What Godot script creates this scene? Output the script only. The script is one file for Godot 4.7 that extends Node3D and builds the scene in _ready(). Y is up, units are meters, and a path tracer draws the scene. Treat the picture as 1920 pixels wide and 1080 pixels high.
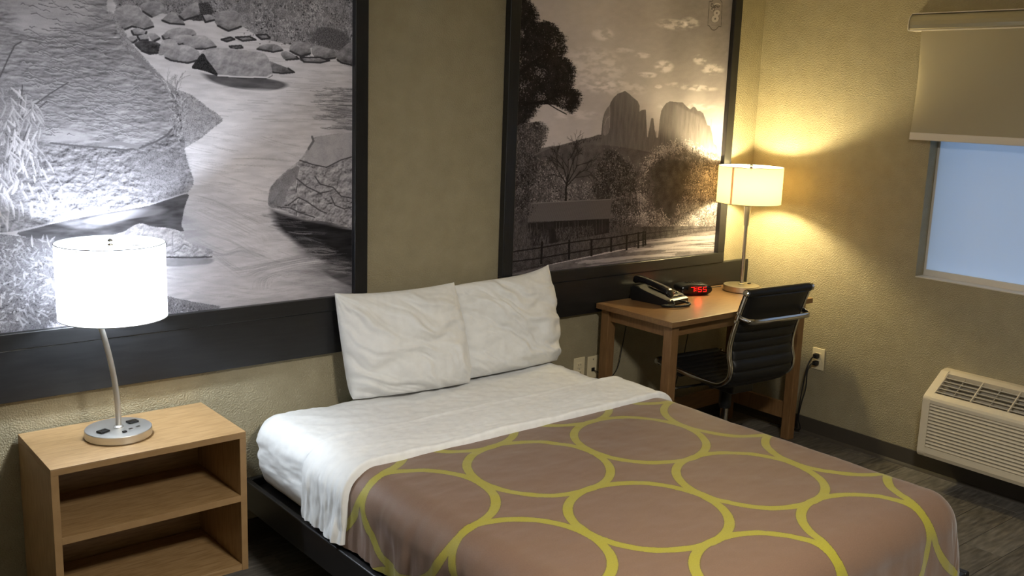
extends Node3D
# A motel room corner: bed, nightstand with lit lamp, two framed prints, desk with lamp, window and wall air conditioner.
# Metres, y up. The back wall is z = 0, the right wall is x = 0, the floor is y = 0.

var M := {}
var taken := {}

func _ready():
	seed(7)
	setup_view()
	make_materials()
	build_room()
	build_window()
	build_bed()
	build_pillows()
	build_pictures()
	build_nightstand()
	build_desk()
	build_chair()
	build_air_conditioner()
	build_blind()
	build_nightstand_lamp()
	build_desk_lamp()
	build_phone()
	build_clock()
	build_outlets()
	build_fill_light()

func setup_view():
	var cam := Camera3D.new()
	cam.name = "camera"
	cam.rotation_order = EULER_ORDER_YXZ
	cam.position = Vector3(-4.4703, 1.7327, 3.3709)
	cam.rotation = Vector3(-0.1935, -0.6913, 0.0344)
	cam.fov = rad_to_deg(2.0 * atan(540.0 / 1850.0))
	cam.near = 0.05
	add_child(cam)
	cam.current = true
	var env := Environment.new()
	env.background_mode = Environment.BG_SKY
	var sk := ProceduralSkyMaterial.new()      # an even blue dusk outside the window
	sk.sky_top_color = Color(0.286, 0.345, 0.430)
	sk.sky_horizon_color = Color(0.362, 0.405, 0.462)
	sk.ground_horizon_color = Color(0.315, 0.36, 0.41)
	sk.ground_bottom_color = Color(0.24, 0.268, 0.302)
	sk.sky_energy_multiplier = 3.2
	sk.sun_angle_max = 1.0
	var sky := Sky.new()
	sky.sky_material = sk
	env.sky = sky
	env.ambient_light_source = Environment.AMBIENT_SOURCE_SKY
	env.tonemap_mode = Environment.TONE_MAPPER_LINEAR
	env.tonemap_exposure = 1.0
	env.sdfgi_enabled = true
	env.ssao_enabled = true
	env.ssil_enabled = true
	var we := WorldEnvironment.new()
	we.name = "environment"
	we.environment = env
	add_child(we)

# the two table lamps and the added ceiling fill: energies and colours
const COOL := Color(0.90, 0.95, 1.0)
const WARM := Color(1.0, 0.92, 0.69)
const FILL := Color(1.0, 0.98, 0.94)
const COOL_ENERGY := 0.76
const WARM_ENERGY := 0.95
const FILL_ENERGY := 7.4

# ---------------------------------------------------------------- naming helpers
func numbered(called: String) -> String:
	if not taken.has(called):
		taken[called] = 0
		return called
	taken[called] += 1
	return "%s_%03d" % [called, taken[called]]

func tag(o: Node, label := "", category := "", group := "", kind := ""):
	if label: o.set_meta("label", label)
	if category: o.set_meta("category", category)
	if group: o.set_meta("group", group)
	if kind: o.set_meta("kind", kind)
	return o

func thing(called: String, label: String, category: String, at := Vector3.ZERO, turn := 0.0, group := "") -> Node3D:
	var o := Node3D.new()
	o.name = numbered(called)
	add_child(o)
	o.position = at
	o.rotation.y = turn
	tag(o, label, category, group)
	return o

func part(called: String, mesh: Mesh, mat: Material, parent: Node3D, at := Vector3.ZERO, rot := Vector3.ZERO) -> MeshInstance3D:
	var o := MeshInstance3D.new()
	o.name = called
	o.mesh = mesh
	o.material_override = mat
	o.cast_shadow = GeometryInstance3D.SHADOW_CASTING_SETTING_ON
	parent.add_child(o, true)
	o.position = at
	o.rotation = rot
	return o

func struct(called: String, mesh: Mesh, mat: Material, at := Vector3.ZERO) -> MeshInstance3D:
	var o := part(called, mesh, mat, self, at)
	o.set_meta("kind", "structure")
	return o

# ---------------------------------------------------------------- mesh helpers
func commit(st: SurfaceTool, smooth := true) -> ArrayMesh:
	st.index()
	if smooth: st.generate_normals()
	return st.commit()

func begin(group := 0) -> SurfaceTool:
	var st := SurfaceTool.new()
	st.begin(Mesh.PRIMITIVE_TRIANGLES)
	st.set_smooth_group(group)
	return st

func tri(st: SurfaceTool, a: Vector3, b: Vector3, c: Vector3):
	st.add_vertex(a); st.add_vertex(b); st.add_vertex(c)

func quad(st: SurfaceTool, a: Vector3, b: Vector3, c: Vector3, d: Vector3):
	tri(st, a, b, c); tri(st, a, c, d)

# a box with rounded edges, added to st around centre c; seg steps per rounded edge, div steps across each side; bump(point, normal) moves points outwards
func add_rbox(st: SurfaceTool, c: Vector3, size: Vector3, r: float, seg := 1, div := Vector3i(1, 1, 1), basis := Basis.IDENTITY):
	var h := size * 0.5
	r = min(r, min(h.x, min(h.y, h.z)) * 0.98)
	var inn := h - Vector3(r, r, r)
	var lists := []
	for ax in 3:
		var l: Array = []
		for k in range(seg, 0, -1): l.append(-inn[ax] - r * tan(PI / 4.0 * k / seg))
		for k in div[ax] + 1: l.append(lerp(-inn[ax], inn[ax], float(k) / div[ax]))
		for k in range(1, seg + 1): l.append(inn[ax] + r * tan(PI / 4.0 * k / seg))
		lists.append(l)
	for ax in 3:
		var ux := (ax + 1) % 3
		var vx := (ax + 2) % 3
		var lu: Array = lists[ux]
		var lv: Array = lists[vx]
		for s in [-1.0, 1.0]:
			var grid := []
			for i in lu.size():
				var row := []
				for j in lv.size():
					var p := Vector3.ZERO
					p[ax] = s * h[ax]
					p[ux] = lu[i]
					p[vx] = lv[j]
					var q := p.clamp(-inn, inn)
					var n := (p - q).normalized()
					row.append([c + basis * (q + n * r), basis * n])
				grid.append(row)
			for i in lu.size() - 1:
				for j in lv.size() - 1:
					var e = [grid[i][j], grid[i + 1][j], grid[i + 1][j + 1], grid[i][j + 1]]
					if s > 0: e = [e[0], e[3], e[2], e[1]]
					for k in [0, 1, 2, 0, 2, 3]:
						st.set_normal(e[k][1])
						st.add_vertex(e[k][0])

func rbox(size: Vector3, r := 0.003, seg := 1, div := Vector3i(1, 1, 1)) -> ArrayMesh:
	var st := begin()
	add_rbox(st, Vector3.ZERO, size, r, seg, div)
	st.index()
	return st.commit()

# rows of points joined into a surface; uv rows optional
func sheet(rows: Array, closed_u := false, closed_v := false, uvs := [], flip := false) -> ArrayMesh:
	var st := begin()
	add_sheet(st, rows, closed_u, closed_v, uvs, flip)
	return commit(st)

func add_sheet(st: SurfaceTool, rows: Array, closed_u := false, closed_v := false, uvs := [], flip := false):
	var nr := rows.size()
	var nc: int = rows[0].size()
	for i in (nr if closed_v else nr - 1):
		for j in (nc if closed_u else nc - 1):
			var ids = [[i, j], [i, (j + 1) % nc], [(i + 1) % nr, (j + 1) % nc], [(i + 1) % nr, j]]
			if flip: ids.reverse()
			for k in [0, 1, 2, 0, 2, 3]:
				var a = ids[k]
				if uvs.size() > 0: st.set_uv(uvs[a[0]][a[1]])
				st.add_vertex(rows[a[0]][a[1]])

# profile: [radius, height] pairs turned round the y axis; crease splits the rings so that edges stay sharp
func lathe(profile: Array, seg := 32, sharp := true, offset := Vector3.ZERO) -> ArrayMesh:
	var st := begin()
	add_lathe(st, profile, seg, sharp, offset)
	return commit(st)

func add_lathe(st: SurfaceTool, profile: Array, seg := 32, sharp := true, offset := Vector3.ZERO, basis := Basis.IDENTITY):
	for i in profile.size() - 1:
		st.set_smooth_group((i % 30) + 1 if sharp else 0)
		for j in seg:
			var p := []
			for e in [[i, j], [i, j + 1], [i + 1, j + 1], [i + 1, j]]:
				var a: float = TAU * e[1] / seg
				var pr = profile[e[0]]
				p.append(offset + basis * Vector3(cos(a) * pr[0], pr[1], sin(a) * pr[0]))
			if profile[i][0] > 1e-6: tri(st, p[0], p[1], p[2])
			if profile[i + 1][0] > 1e-6: tri(st, p[0], p[2], p[3])

func curve(points: Array, step := 0.01) -> PackedVector3Array:
	var c := Curve3D.new()
	c.bake_interval = step
	for i in points.size():
		var a: Vector3 = points[max(i - 1, 0)]
		var b: Vector3 = points[min(i + 1, points.size() - 1)]
		var t := (b - a) / 6.0
		c.add_point(points[i], -t, t)
	return c.get_baked_points()

func add_tube(st: SurfaceTool, path: PackedVector3Array, radius: float, sides := 10, caps := true, radius_end := -1.0):
	var rows := []
	var up := Vector3.UP
	var n := path.size()
	for i in n:
		var d := (path[min(i + 1, n - 1)] - path[max(i - 1, 0)]).normalized()
		if absf(d.dot(up)) > 0.95: up = Vector3.RIGHT if absf(d.x) < 0.9 else Vector3.FORWARD
		var s := d.cross(up).normalized()
		var u := s.cross(d).normalized()
		up = u
		var r: float = radius if radius_end < 0 else lerp(radius, radius_end, float(i) / (n - 1))
		var row := []
		for k in sides:
			var a := TAU * k / sides
			row.append(path[i] + (s * cos(a) + u * sin(a)) * r)
		rows.append(row)
	add_sheet(st, rows, true, false)
	if caps:
		for e in [0, n - 1]:
			for k in sides:
				var a = rows[e][k]
				var b = rows[e][(k + 1) % sides]
				if e == 0: tri(st, path[e], b, a)
				else: tri(st, path[e], a, b)

func tube(path: PackedVector3Array, radius: float, sides := 10, radius_end := -1.0) -> ArrayMesh:
	var st := begin()
	add_tube(st, path, radius, sides, true, radius_end)
	return commit(st)

# a flat bar (w wide along x, t thick in the curve's own plane) swept along a curve that lies in the y-z plane
func swept_bar(path: Array, w: float, t: float) -> ArrayMesh:
	var pts := curve(path, 0.008)
	var st := begin()
	var rows := []
	var n := pts.size()
	for i in n:
		var d := (pts[min(i + 1, n - 1)] - pts[max(i - 1, 0)]).normalized()
		var nn := Vector3(0, -d.z, d.y)
		var row := []
		for k in 12:
			var a := TAU * (k + 0.5) / 12
			var ca := cos(a)
			var sa := sin(a)
			row.append(pts[i] + Vector3.RIGHT * (signf(ca) * pow(absf(ca), 0.5) * w * 0.5) + nn * (signf(sa) * pow(absf(sa), 0.6) * t * 0.5))
		rows.append(row)
	add_sheet(st, rows, true, false)
	for e in [0, n - 1]:
		for k in 12: tri(st, pts[e], rows[e][k], rows[e][(k + 1) % 12])
	return commit(st)

# a polygon in the x-y plane pushed along z from z0 to z1
func prism(poly: Array, z0: float, z1: float) -> ArrayMesh:
	var st := begin()
	var pv := PackedVector2Array(poly)
	var ids := Geometry2D.triangulate_polygon(pv)
	st.set_smooth_group(1)
	for k in range(0, ids.size(), 3):
		var a := pv[ids[k]]; var b := pv[ids[k + 1]]; var c := pv[ids[k + 2]]
		tri(st, Vector3(a.x, a.y, z1), Vector3(c.x, c.y, z1), Vector3(b.x, b.y, z1))
		tri(st, Vector3(a.x, a.y, z0), Vector3(b.x, b.y, z0), Vector3(c.x, c.y, z0))
	for i in pv.size():
		st.set_smooth_group(2 + i % 25)
		var a := pv[i]; var b := pv[(i + 1) % pv.size()]
		quad(st, Vector3(a.x, a.y, z0), Vector3(b.x, b.y, z0), Vector3(b.x, b.y, z1), Vector3(a.x, a.y, z1))
	return commit(st)

func text_mesh(s: String, size: float, depth := 0.001) -> TextMesh:
	var t := TextMesh.new()
	var f := SystemFont.new()
	f.font_names = PackedStringArray(["Droid Sans"])
	t.font = f
	t.text = s
	t.font_size = 32
	t.pixel_size = size / 32.0
	t.depth = depth
	return t

# ---------------------------------------------------------------- materials
func noise_tex(freq: float, octaves: int, colors := [], size := 512, kind := FastNoiseLite.TYPE_SIMPLEX_SMOOTH, sd := 1, fractal := FastNoiseLite.FRACTAL_FBM) -> NoiseTexture2D:
	var n := FastNoiseLite.new()
	n.noise_type = kind
	n.frequency = freq
	n.fractal_type = fractal
	n.fractal_octaves = octaves
	n.seed = sd
	var t := NoiseTexture2D.new()
	t.width = size
	t.height = size
	t.seamless = true
	t.noise = n
	if colors.size() > 0:
		var g := Gradient.new()
		var off := PackedFloat32Array()
		var col := PackedColorArray()
		for i in colors.size():
			off.append(float(i) / (colors.size() - 1))
			col.append(colors[i])
		g.offsets = off
		g.colors = col
		t.color_ramp = g
	return t

func plain(c: Color, rough := 0.6, metal := 0.0, spec := 0.5) -> StandardMaterial3D:
	var m := StandardMaterial3D.new()
	m.albedo_color = c
	m.roughness = rough
	m.metallic = metal
	m.metallic_specular = spec
	return m

func textured(tex: Texture2D, rough: float, scale: Vector3, world := false) -> StandardMaterial3D:
	var m := plain(Color.WHITE, rough)
	m.albedo_texture = tex
	m.uv1_triplanar = true
	m.uv1_world_triplanar = world
	m.uv1_scale = scale
	return m

func relief(m: StandardMaterial3D, tex: Texture2D, cm: float):
	m.heightmap_enabled = true
	m.heightmap_texture = tex
	m.heightmap_scale = cm

func srgb(r: int, g: int, b: int) -> Color:
	return Color(r / 255.0, g / 255.0, b / 255.0)

func make_materials():
	# painted plaster with an orange-peel skin
	var wall := textured(noise_tex(0.012, 4, [srgb(144, 134, 107), srgb(149, 139, 112), srgb(154, 144, 117)], 512, FastNoiseLite.TYPE_SIMPLEX_SMOOTH, 3), 0.62, Vector3(1.4, 1.4, 1.4), true)
	relief(wall, noise_tex(0.085, 3, [], 1024, FastNoiseLite.TYPE_SIMPLEX_SMOOTH, 4), 0.24)
	M.wall = wall
	M.ceiling = plain(srgb(225, 220, 208), 0.9)
	M.base = plain(srgb(62, 56, 48), 0.55)
	for k in 4:
		var d := 8 * k
		var f := textured(noise_tex(0.02, 5, [srgb(54 + d, 51 + d, 47 + d), srgb(80 + d, 76 + d, 70 + d), srgb(106 + d, 101 + d, 95 + d)], 512, FastNoiseLite.TYPE_SIMPLEX_SMOOTH, 20 + k), 0.42, Vector3(0.7, 5.0, 5.0))
		f.uv1_offset = Vector3(0.23 * k, 0.31 * k, 0.17 * k)
		M["plank%d" % k] = f
	M.grout = plain(srgb(42, 38, 34), 0.8)
	# furniture: light oak laminate and the browner desk
	M.oak = textured(noise_tex(0.018, 5, [srgb(134, 103, 66), srgb(158, 127, 87), srgb(169, 138, 98)], 512, FastNoiseLite.TYPE_SIMPLEX_SMOOTH, 31), 0.38, Vector3(0.9, 9.0, 9.0))
	M.oak_up = textured(noise_tex(0.018, 5, [srgb(134, 103, 66), srgb(158, 127, 87), srgb(169, 138, 98)], 512, FastNoiseLite.TYPE_SIMPLEX_SMOOTH, 32), 0.42, Vector3(9.0, 0.9, 9.0))
	M.oak_edge = textured(noise_tex(0.02, 3, [srgb(146, 115, 77), srgb(158, 127, 87)], 256, FastNoiseLite.TYPE_SIMPLEX_SMOOTH, 33), 0.45, Vector3(3.0, 3.0, 3.0))
	M.desk = textured(noise_tex(0.016, 5, [srgb(112, 82, 52), srgb(124, 93, 60), srgb(134, 103, 67)], 512, FastNoiseLite.TYPE_SIMPLEX_SMOOTH, 34), 0.33, Vector3(0.9, 7.0, 7.0))
	M.desk_up = textured(noise_tex(0.016, 5, [srgb(110, 79, 48), srgb(122, 90, 56), srgb(132, 99, 63)], 512, FastNoiseLite.TYPE_SIMPLEX_SMOOTH, 35), 0.4, Vector3(7.0, 0.9, 7.0))
	# black painted wood of the frames and the rail
	M.black_wood = textured(noise_tex(0.02, 4, [srgb(18, 18, 19), srgb(23, 23, 24), srgb(29, 29, 30)], 256, FastNoiseLite.TYPE_SIMPLEX_SMOOTH, 36), 0.34, Vector3(1.0, 12.0, 12.0))
	M.black_wood_up = textured(noise_tex(0.02, 4, [srgb(18, 18, 19), srgb(23, 23, 24), srgb(28, 28, 29)], 256, FastNoiseLite.TYPE_SIMPLEX_SMOOTH, 37), 0.34, Vector3(12.0, 1.0, 12.0))
	M.black_base = plain(srgb(20, 20, 22), 0.38)
	# linen
	var linen := textured(noise_tex(0.03, 3, [srgb(224, 224, 223), srgb(231, 231, 230), srgb(236, 236, 235)], 256, FastNoiseLite.TYPE_SIMPLEX_SMOOTH, 41), 0.85, Vector3(3, 3, 3))
	relief(linen, noise_tex(0.25, 2, [], 512, FastNoiseLite.TYPE_SIMPLEX_SMOOTH, 42), 0.02)
	linen.rim_enabled = true
	linen.rim = 0.25
	M.linen = linen
	# metals and plastics
	M.nickel = plain(Color(0.85, 0.84, 0.82), 0.44, 1.0)
	M.chrome = plain(Color(0.80, 0.80, 0.80), 0.12, 1.0)
	M.brass_nickel = plain(Color(0.80, 0.77, 0.70), 0.38, 1.0)
	M.black_plastic = plain(srgb(20, 20, 21), 0.32)
	M.black_gloss = plain(srgb(16, 16, 17), 0.16)
	M.black_rubber = plain(srgb(15, 15, 15), 0.6)
	M.leather = plain(srgb(14, 14, 14), 0.5)
	relief(M.leather, noise_tex(0.2, 2, [], 512, FastNoiseLite.TYPE_CELLULAR, 44), 0.03)
	M.leather.uv1_triplanar = true
	M.leather.uv1_scale = Vector3(6, 6, 6)
	M.ac = plain(srgb(208, 196, 172), 0.45)
	M.ac_grey = plain(srgb(168, 160, 146), 0.5)
	M.ac_inner = plain(srgb(168, 160, 146), 0.7)
	M.phone_face = plain(srgb(58, 56, 50), 0.22)
	M.ivory = plain(srgb(222, 208, 172), 0.4)
	M.white_plastic = plain(srgb(214, 206, 194), 0.45)
	M.cassette = plain(srgb(150, 143, 124), 0.3, 0.4)
	var bl := textured(noise_tex(0.4, 2, [srgb(158, 149, 126), srgb(166, 157, 134)], 512, FastNoiseLite.TYPE_SIMPLEX_SMOOTH, 46), 0.8, Vector3(4, 4, 4))
	M.blind = bl
	M.vinyl = plain(srgb(206, 200, 190), 0.4)

func glow(c: Color, e: float) -> StandardMaterial3D:
	var m := plain(c, 0.5)
	m.emission_enabled = true
	m.emission = c
	m.emission_energy_multiplier = e
	return m

func shade_mat(c: Color, through: Color) -> StandardMaterial3D:
	var m := plain(c, 0.9)
	m.cull_mode = BaseMaterial3D.CULL_DISABLED
	m.backlight_enabled = true
	m.backlight = through
	return m

func omni(called: String, parent: Node3D, at: Vector3, c: Color, e: float, size: float):
	var l := OmniLight3D.new()
	l.name = called
	l.light_color = c
	l.light_energy = e
	l.light_size = size
	l.omni_range = 12.0
	l.omni_attenuation = 2.0
	l.shadow_enabled = true
	parent.add_child(l)
	l.position = at

func bumped(mesh: ArrayMesh, f: Callable) -> ArrayMesh:
	var a := mesh.surface_get_arrays(0)
	var v: PackedVector3Array = a[Mesh.ARRAY_VERTEX]
	var n: PackedVector3Array = a[Mesh.ARRAY_NORMAL]
	var ix: PackedInt32Array = a[Mesh.ARRAY_INDEX]
	var st := begin()
	for i in ix: st.add_vertex(v[i] + n[i] * float(f.call(v[i], n[i])))
	return commit(st)

# ---------------------------------------------------------------- the room
const ROOM_L := -4.95
const ROOM_F := 5.3
const ROOM_H := 2.44
const WIN := Rect2(1.0024, 0.9385, 1.12, 1.13)    # z, y, width, height of the window opening

func build_room():
	var t := 0.16
	var floor_slab := struct("floor", rbox(Vector3(-ROOM_L + 2 * t, 0.1, ROOM_F + 2 * t), 0.004), M.grout, Vector3(ROOM_L * 0.5, -0.056, ROOM_F * 0.5))
	# vinyl planks run along x, each row shifted
	var rng := RandomNumberGenerator.new()
	rng.seed = 5
	var pl := 1.22
	var pw := 0.152
	var meshes := {}
	var rows := int(ceil(ROOM_F / pw))
	for r in rows:
		var z0 := r * pw
		var z1: float = min(z0 + pw, ROOM_F)
		var x: float = -fmod(0.41 * r * pl, pl)
		while x > ROOM_L:
			var xa: float = min(x, 0.0)
			var xb: float = max(x - pl, ROOM_L)
			var key := "%.3f_%.3f" % [xa - xb, z1 - z0]
			if not meshes.has(key): meshes[key] = rbox(Vector3(xa - xb - 0.0016, 0.006, z1 - z0 - 0.0016), 0.0012)
			part("plank", meshes[key], M["plank%d" % rng.randi_range(0, 3)], floor_slab, Vector3((xa + xb) * 0.5, -0.003, (z0 + z1) * 0.5) - floor_slab.position)
			x -= pl
		var first: float = fmod(0.41 * r * pl, pl)
		if first > 0.02:
			var key := "%.3f_%.3f" % [first, z1 - z0]
			if not meshes.has(key): meshes[key] = rbox(Vector3(first - 0.0016, 0.006, z1 - z0 - 0.0016), 0.0012)
			part("plank", meshes[key], M["plank%d" % rng.randi_range(0, 3)], floor_slab, Vector3(-first * 0.5, -0.003, (z0 + z1) * 0.5) - floor_slab.position)
	struct("ceiling", rbox(Vector3(-ROOM_L + 2 * t, 0.1, ROOM_F + 2 * t), 0.004), M.ceiling, Vector3(ROOM_L * 0.5, ROOM_H + 0.05, ROOM_F * 0.5))
	struct("wall_back", rbox(Vector3(-ROOM_L + 2 * t, ROOM_H, t), 0.004), M.wall, Vector3(ROOM_L * 0.5, ROOM_H * 0.5, -t * 0.5))
	struct("wall_front", rbox(Vector3(-ROOM_L + 2 * t, ROOM_H, t), 0.004), M.wall, Vector3(ROOM_L * 0.5, ROOM_H * 0.5, ROOM_F + t * 0.5))
	struct("wall_left", rbox(Vector3(t, ROOM_H, ROOM_F), 0.004), M.wall, Vector3(ROOM_L - t * 0.5, ROOM_H * 0.5, ROOM_F * 0.5))
	var st := begin()
	var wz0 := WIN.position.x
	var wz1 := WIN.end.x
	var wy0 := WIN.position.y
	var wy1 := WIN.end.y
	for b in [[0.0, wz0, 0.0, ROOM_H], [wz1, ROOM_F, 0.0, ROOM_H], [wz0, wz1, 0.0, wy0], [wz0, wz1, wy1, ROOM_H]]:
		add_rbox(st, Vector3(t * 0.5, (b[2] + b[3]) * 0.5, (b[0] + b[1]) * 0.5), Vector3(t, b[3] - b[2], b[1] - b[0]), 0.0005)
	st.index()
	struct("wall_right", st.commit(), M.wall)
	# dark vinyl cove base
	struct("baseboard_right", prism([Vector2(0, 0), Vector2(-0.016, 0), Vector2(-0.013, 0.006), Vector2(-0.006, 0.016), Vector2(-0.005, 0.089), Vector2(-0.004, 0.091), Vector2(0, 0.091)], 0.006, ROOM_F), M.base)
	var bb := struct("baseboard_back", prism([Vector2(0, 0.091), Vector2(0.004, 0.091), Vector2(0.005, 0.089), Vector2(0.006, 0.016), Vector2(0.013, 0.006), Vector2(0.016, 0), Vector2(0, 0)], 0.0, -ROOM_L - 0.02), M.base)
	bb.rotation.y = -PI / 2
	bb.position = Vector3(-0.018, 0, 0)

func build_window():
	var wz0 := WIN.position.x
	var wz1 := WIN.end.x
	var wy0 := WIN.position.y
	var wy1 := WIN.end.y
	var w := struct("window_1", rbox(Vector3(0.05, 0.034, wz1 - wz0), 0.003), M.vinyl, Vector3(0.095, wy0 + 0.017, (wz0 + wz1) * 0.5))
	var o := w.position
	part("window_frame", rbox(Vector3(0.05, 0.03, wz1 - wz0), 0.003), M.vinyl, w, Vector3(0.095, wy1 - 0.015, (wz0 + wz1) * 0.5) - o)
	part("window_frame", rbox(Vector3(0.05, wy1 - wy0 - 0.064, 0.012), 0.002), M.vinyl, w, Vector3(0.095, (wy0 + wy1) * 0.5, wz0 + 0.006) - o)
	part("window_frame", rbox(Vector3(0.05, wy1 - wy0 - 0.064, 0.012), 0.002), M.vinyl, w, Vector3(0.095, (wy0 + wy1) * 0.5, wz1 - 0.006) - o)
	var pane := shade_mat(srgb(225, 232, 238), Color(0.95, 0.98, 1.0))
	pane.roughness = 0.7
	part("frosted_pane", rbox(Vector3(0.004, wy1 - wy0 - 0.06, wz1 - wz0 - 0.02), 0.001), pane, w, Vector3(0.075, (wy0 + wy1) * 0.5, (wz0 + wz1) * 0.5) - o)
	part("window_sill", rbox(Vector3(0.07, 0.005, wz1 - wz0 - 0.001), 0.001), M.vinyl, w, Vector3(0.0345, wy0 + 0.0026, (wz0 + wz1) * 0.5) - o)

# ---------------------------------------------------------------- the bed
const BX0 := -2.965
const BX1 := -1.455
const BZ0 := 0.035
const BZ1 := 2.03
const BTOP := 0.53

# cloth laid over the mattress: flat along s (across) and t (along), falling over the rounded edges
func drape(t0: float, foot: float, drop: float, drop_right: float, r: float, off: float, ns: int, nt: int, sd: int, top_amp: float, side_amp: float, side_freq: float, uv_from: Vector2, uv_size: float, t1 := 99.0, edge_roll := 0.012) -> ArrayMesh:
	var nz := FastNoiseLite.new()
	nz.seed = sd
	nz.frequency = 1.0
	nz.fractal_octaves = 3
	var x0 := BX0 - off + r
	var w := BX1 - BX0 + 2 * off - 2 * r
	var zi := BZ1 + off - r
	var top := BTOP + off
	var dl := drop - r + PI * r / 2
	var dr := drop_right - r + PI * r / 2
	var fl := (foot - r + PI * r / 2) if foot > 0 else 0.0
	var tend: float = zi + fl if t1 > 50 else t1
	var rows := []
	var uvs := []
	var svals := []
	for j in ns + 1: svals.append(lerp(-dl, w + dr, float(j) / ns))
	for i in nt + 1:
		var t: float = lerp(t0, tend, float(i) / nt)
		var row := []
		var uvr := []
		for j in ns + 1:
			var s: float = svals[j]
			var cs: float = clamp(s, 0.0, w)
			var ct: float = min(t, zi)
			var e := Vector2(s - cs, t - ct)
			var l: float = max(absf(e.x), e.y)
			var dir := e.normalized() if l > 1e-6 else Vector2.ZERO
			var hh := 0.0
			var vv := 0.0
			var side := 0.0
			if l < PI * r / 2:
				hh = r * sin(l / r)
				vv = r * (1 - cos(l / r))
			else:
				hh = r + (l - PI * r / 2) * (0.03 if e.x < 0 and e.y <= 0 else 0.16)
				vv = r + (l - PI * r / 2)
			side = clamp(l / (r * 2.0), 0.0, 1.0)
			var flat := Vector2(x0 + cs + dir.x * l, ct + dir.y * l)
			# folds: along the hem on the sides, shallow undulations on top
			var along := t if absf(e.x) > e.y else s
			if absf(e.x) > 0 and e.y > 0: along = t + s
			var fold: float = nz.get_noise_2d(along * side_freq, l * side_freq * 0.22 + sd) * side_amp * side * (0.4 + 1.1 * clamp(l / dl, 0.0, 1.0)) * (1.0 if e.x < 0 and e.y <= 0 else 0.35)
			fold += (nz.get_noise_2d(along * side_freq * 0.27 + 31.0, l * 3.0) * side_amp * 1.3) * side * (1.0 if e.x < 0 and e.y <= 0 else 0.6)
			var und := nz.get_noise_2d(flat.x * 5.0, flat.y * 9.0) * top_amp + nz.get_noise_2d(flat.x * 2.0 + 9.0, flat.y * 2.0) * top_amp * 1.5
			und += absf(nz.get_noise_2d(flat.x * 7.0 + 20.0, flat.y * 30.0)) * top_amp * 0.5
			if t1 < 50: und += 0.0035 * exp(-pow((t - t0 - 0.016) / 0.010, 2.0)) + 0.003 * exp(-pow((t1 - t - 0.016) / 0.012, 2.0))
			var lift := 1.0
			if t - t0 < edge_roll: lift = sqrt(max(0.0, 1.0 - pow(1.0 - (t - t0) / edge_roll, 2.0)))
			if t1 < 50 and t1 - t < edge_roll: lift = sqrt(max(0.0, 1.0 - pow(1.0 - (t1 - t) / edge_roll, 2.0)))
			var out: float = (hh + max(fold, -0.008 - off * 0.3)) - off * (1.0 - lift) * side
			if l < 1e-6: out = 0.0
			row.append(Vector3(x0 + cs + dir.x * out, top - vv - off * (1.0 - lift) * (1.0 - side) + und * (1.0 - side), ct + dir.y * out))
			uvr.append((flat - uv_from) / uv_size)
		rows.append(row)
		uvs.append(uvr)
	return sheet(rows, false, false, uvs, true)

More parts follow.
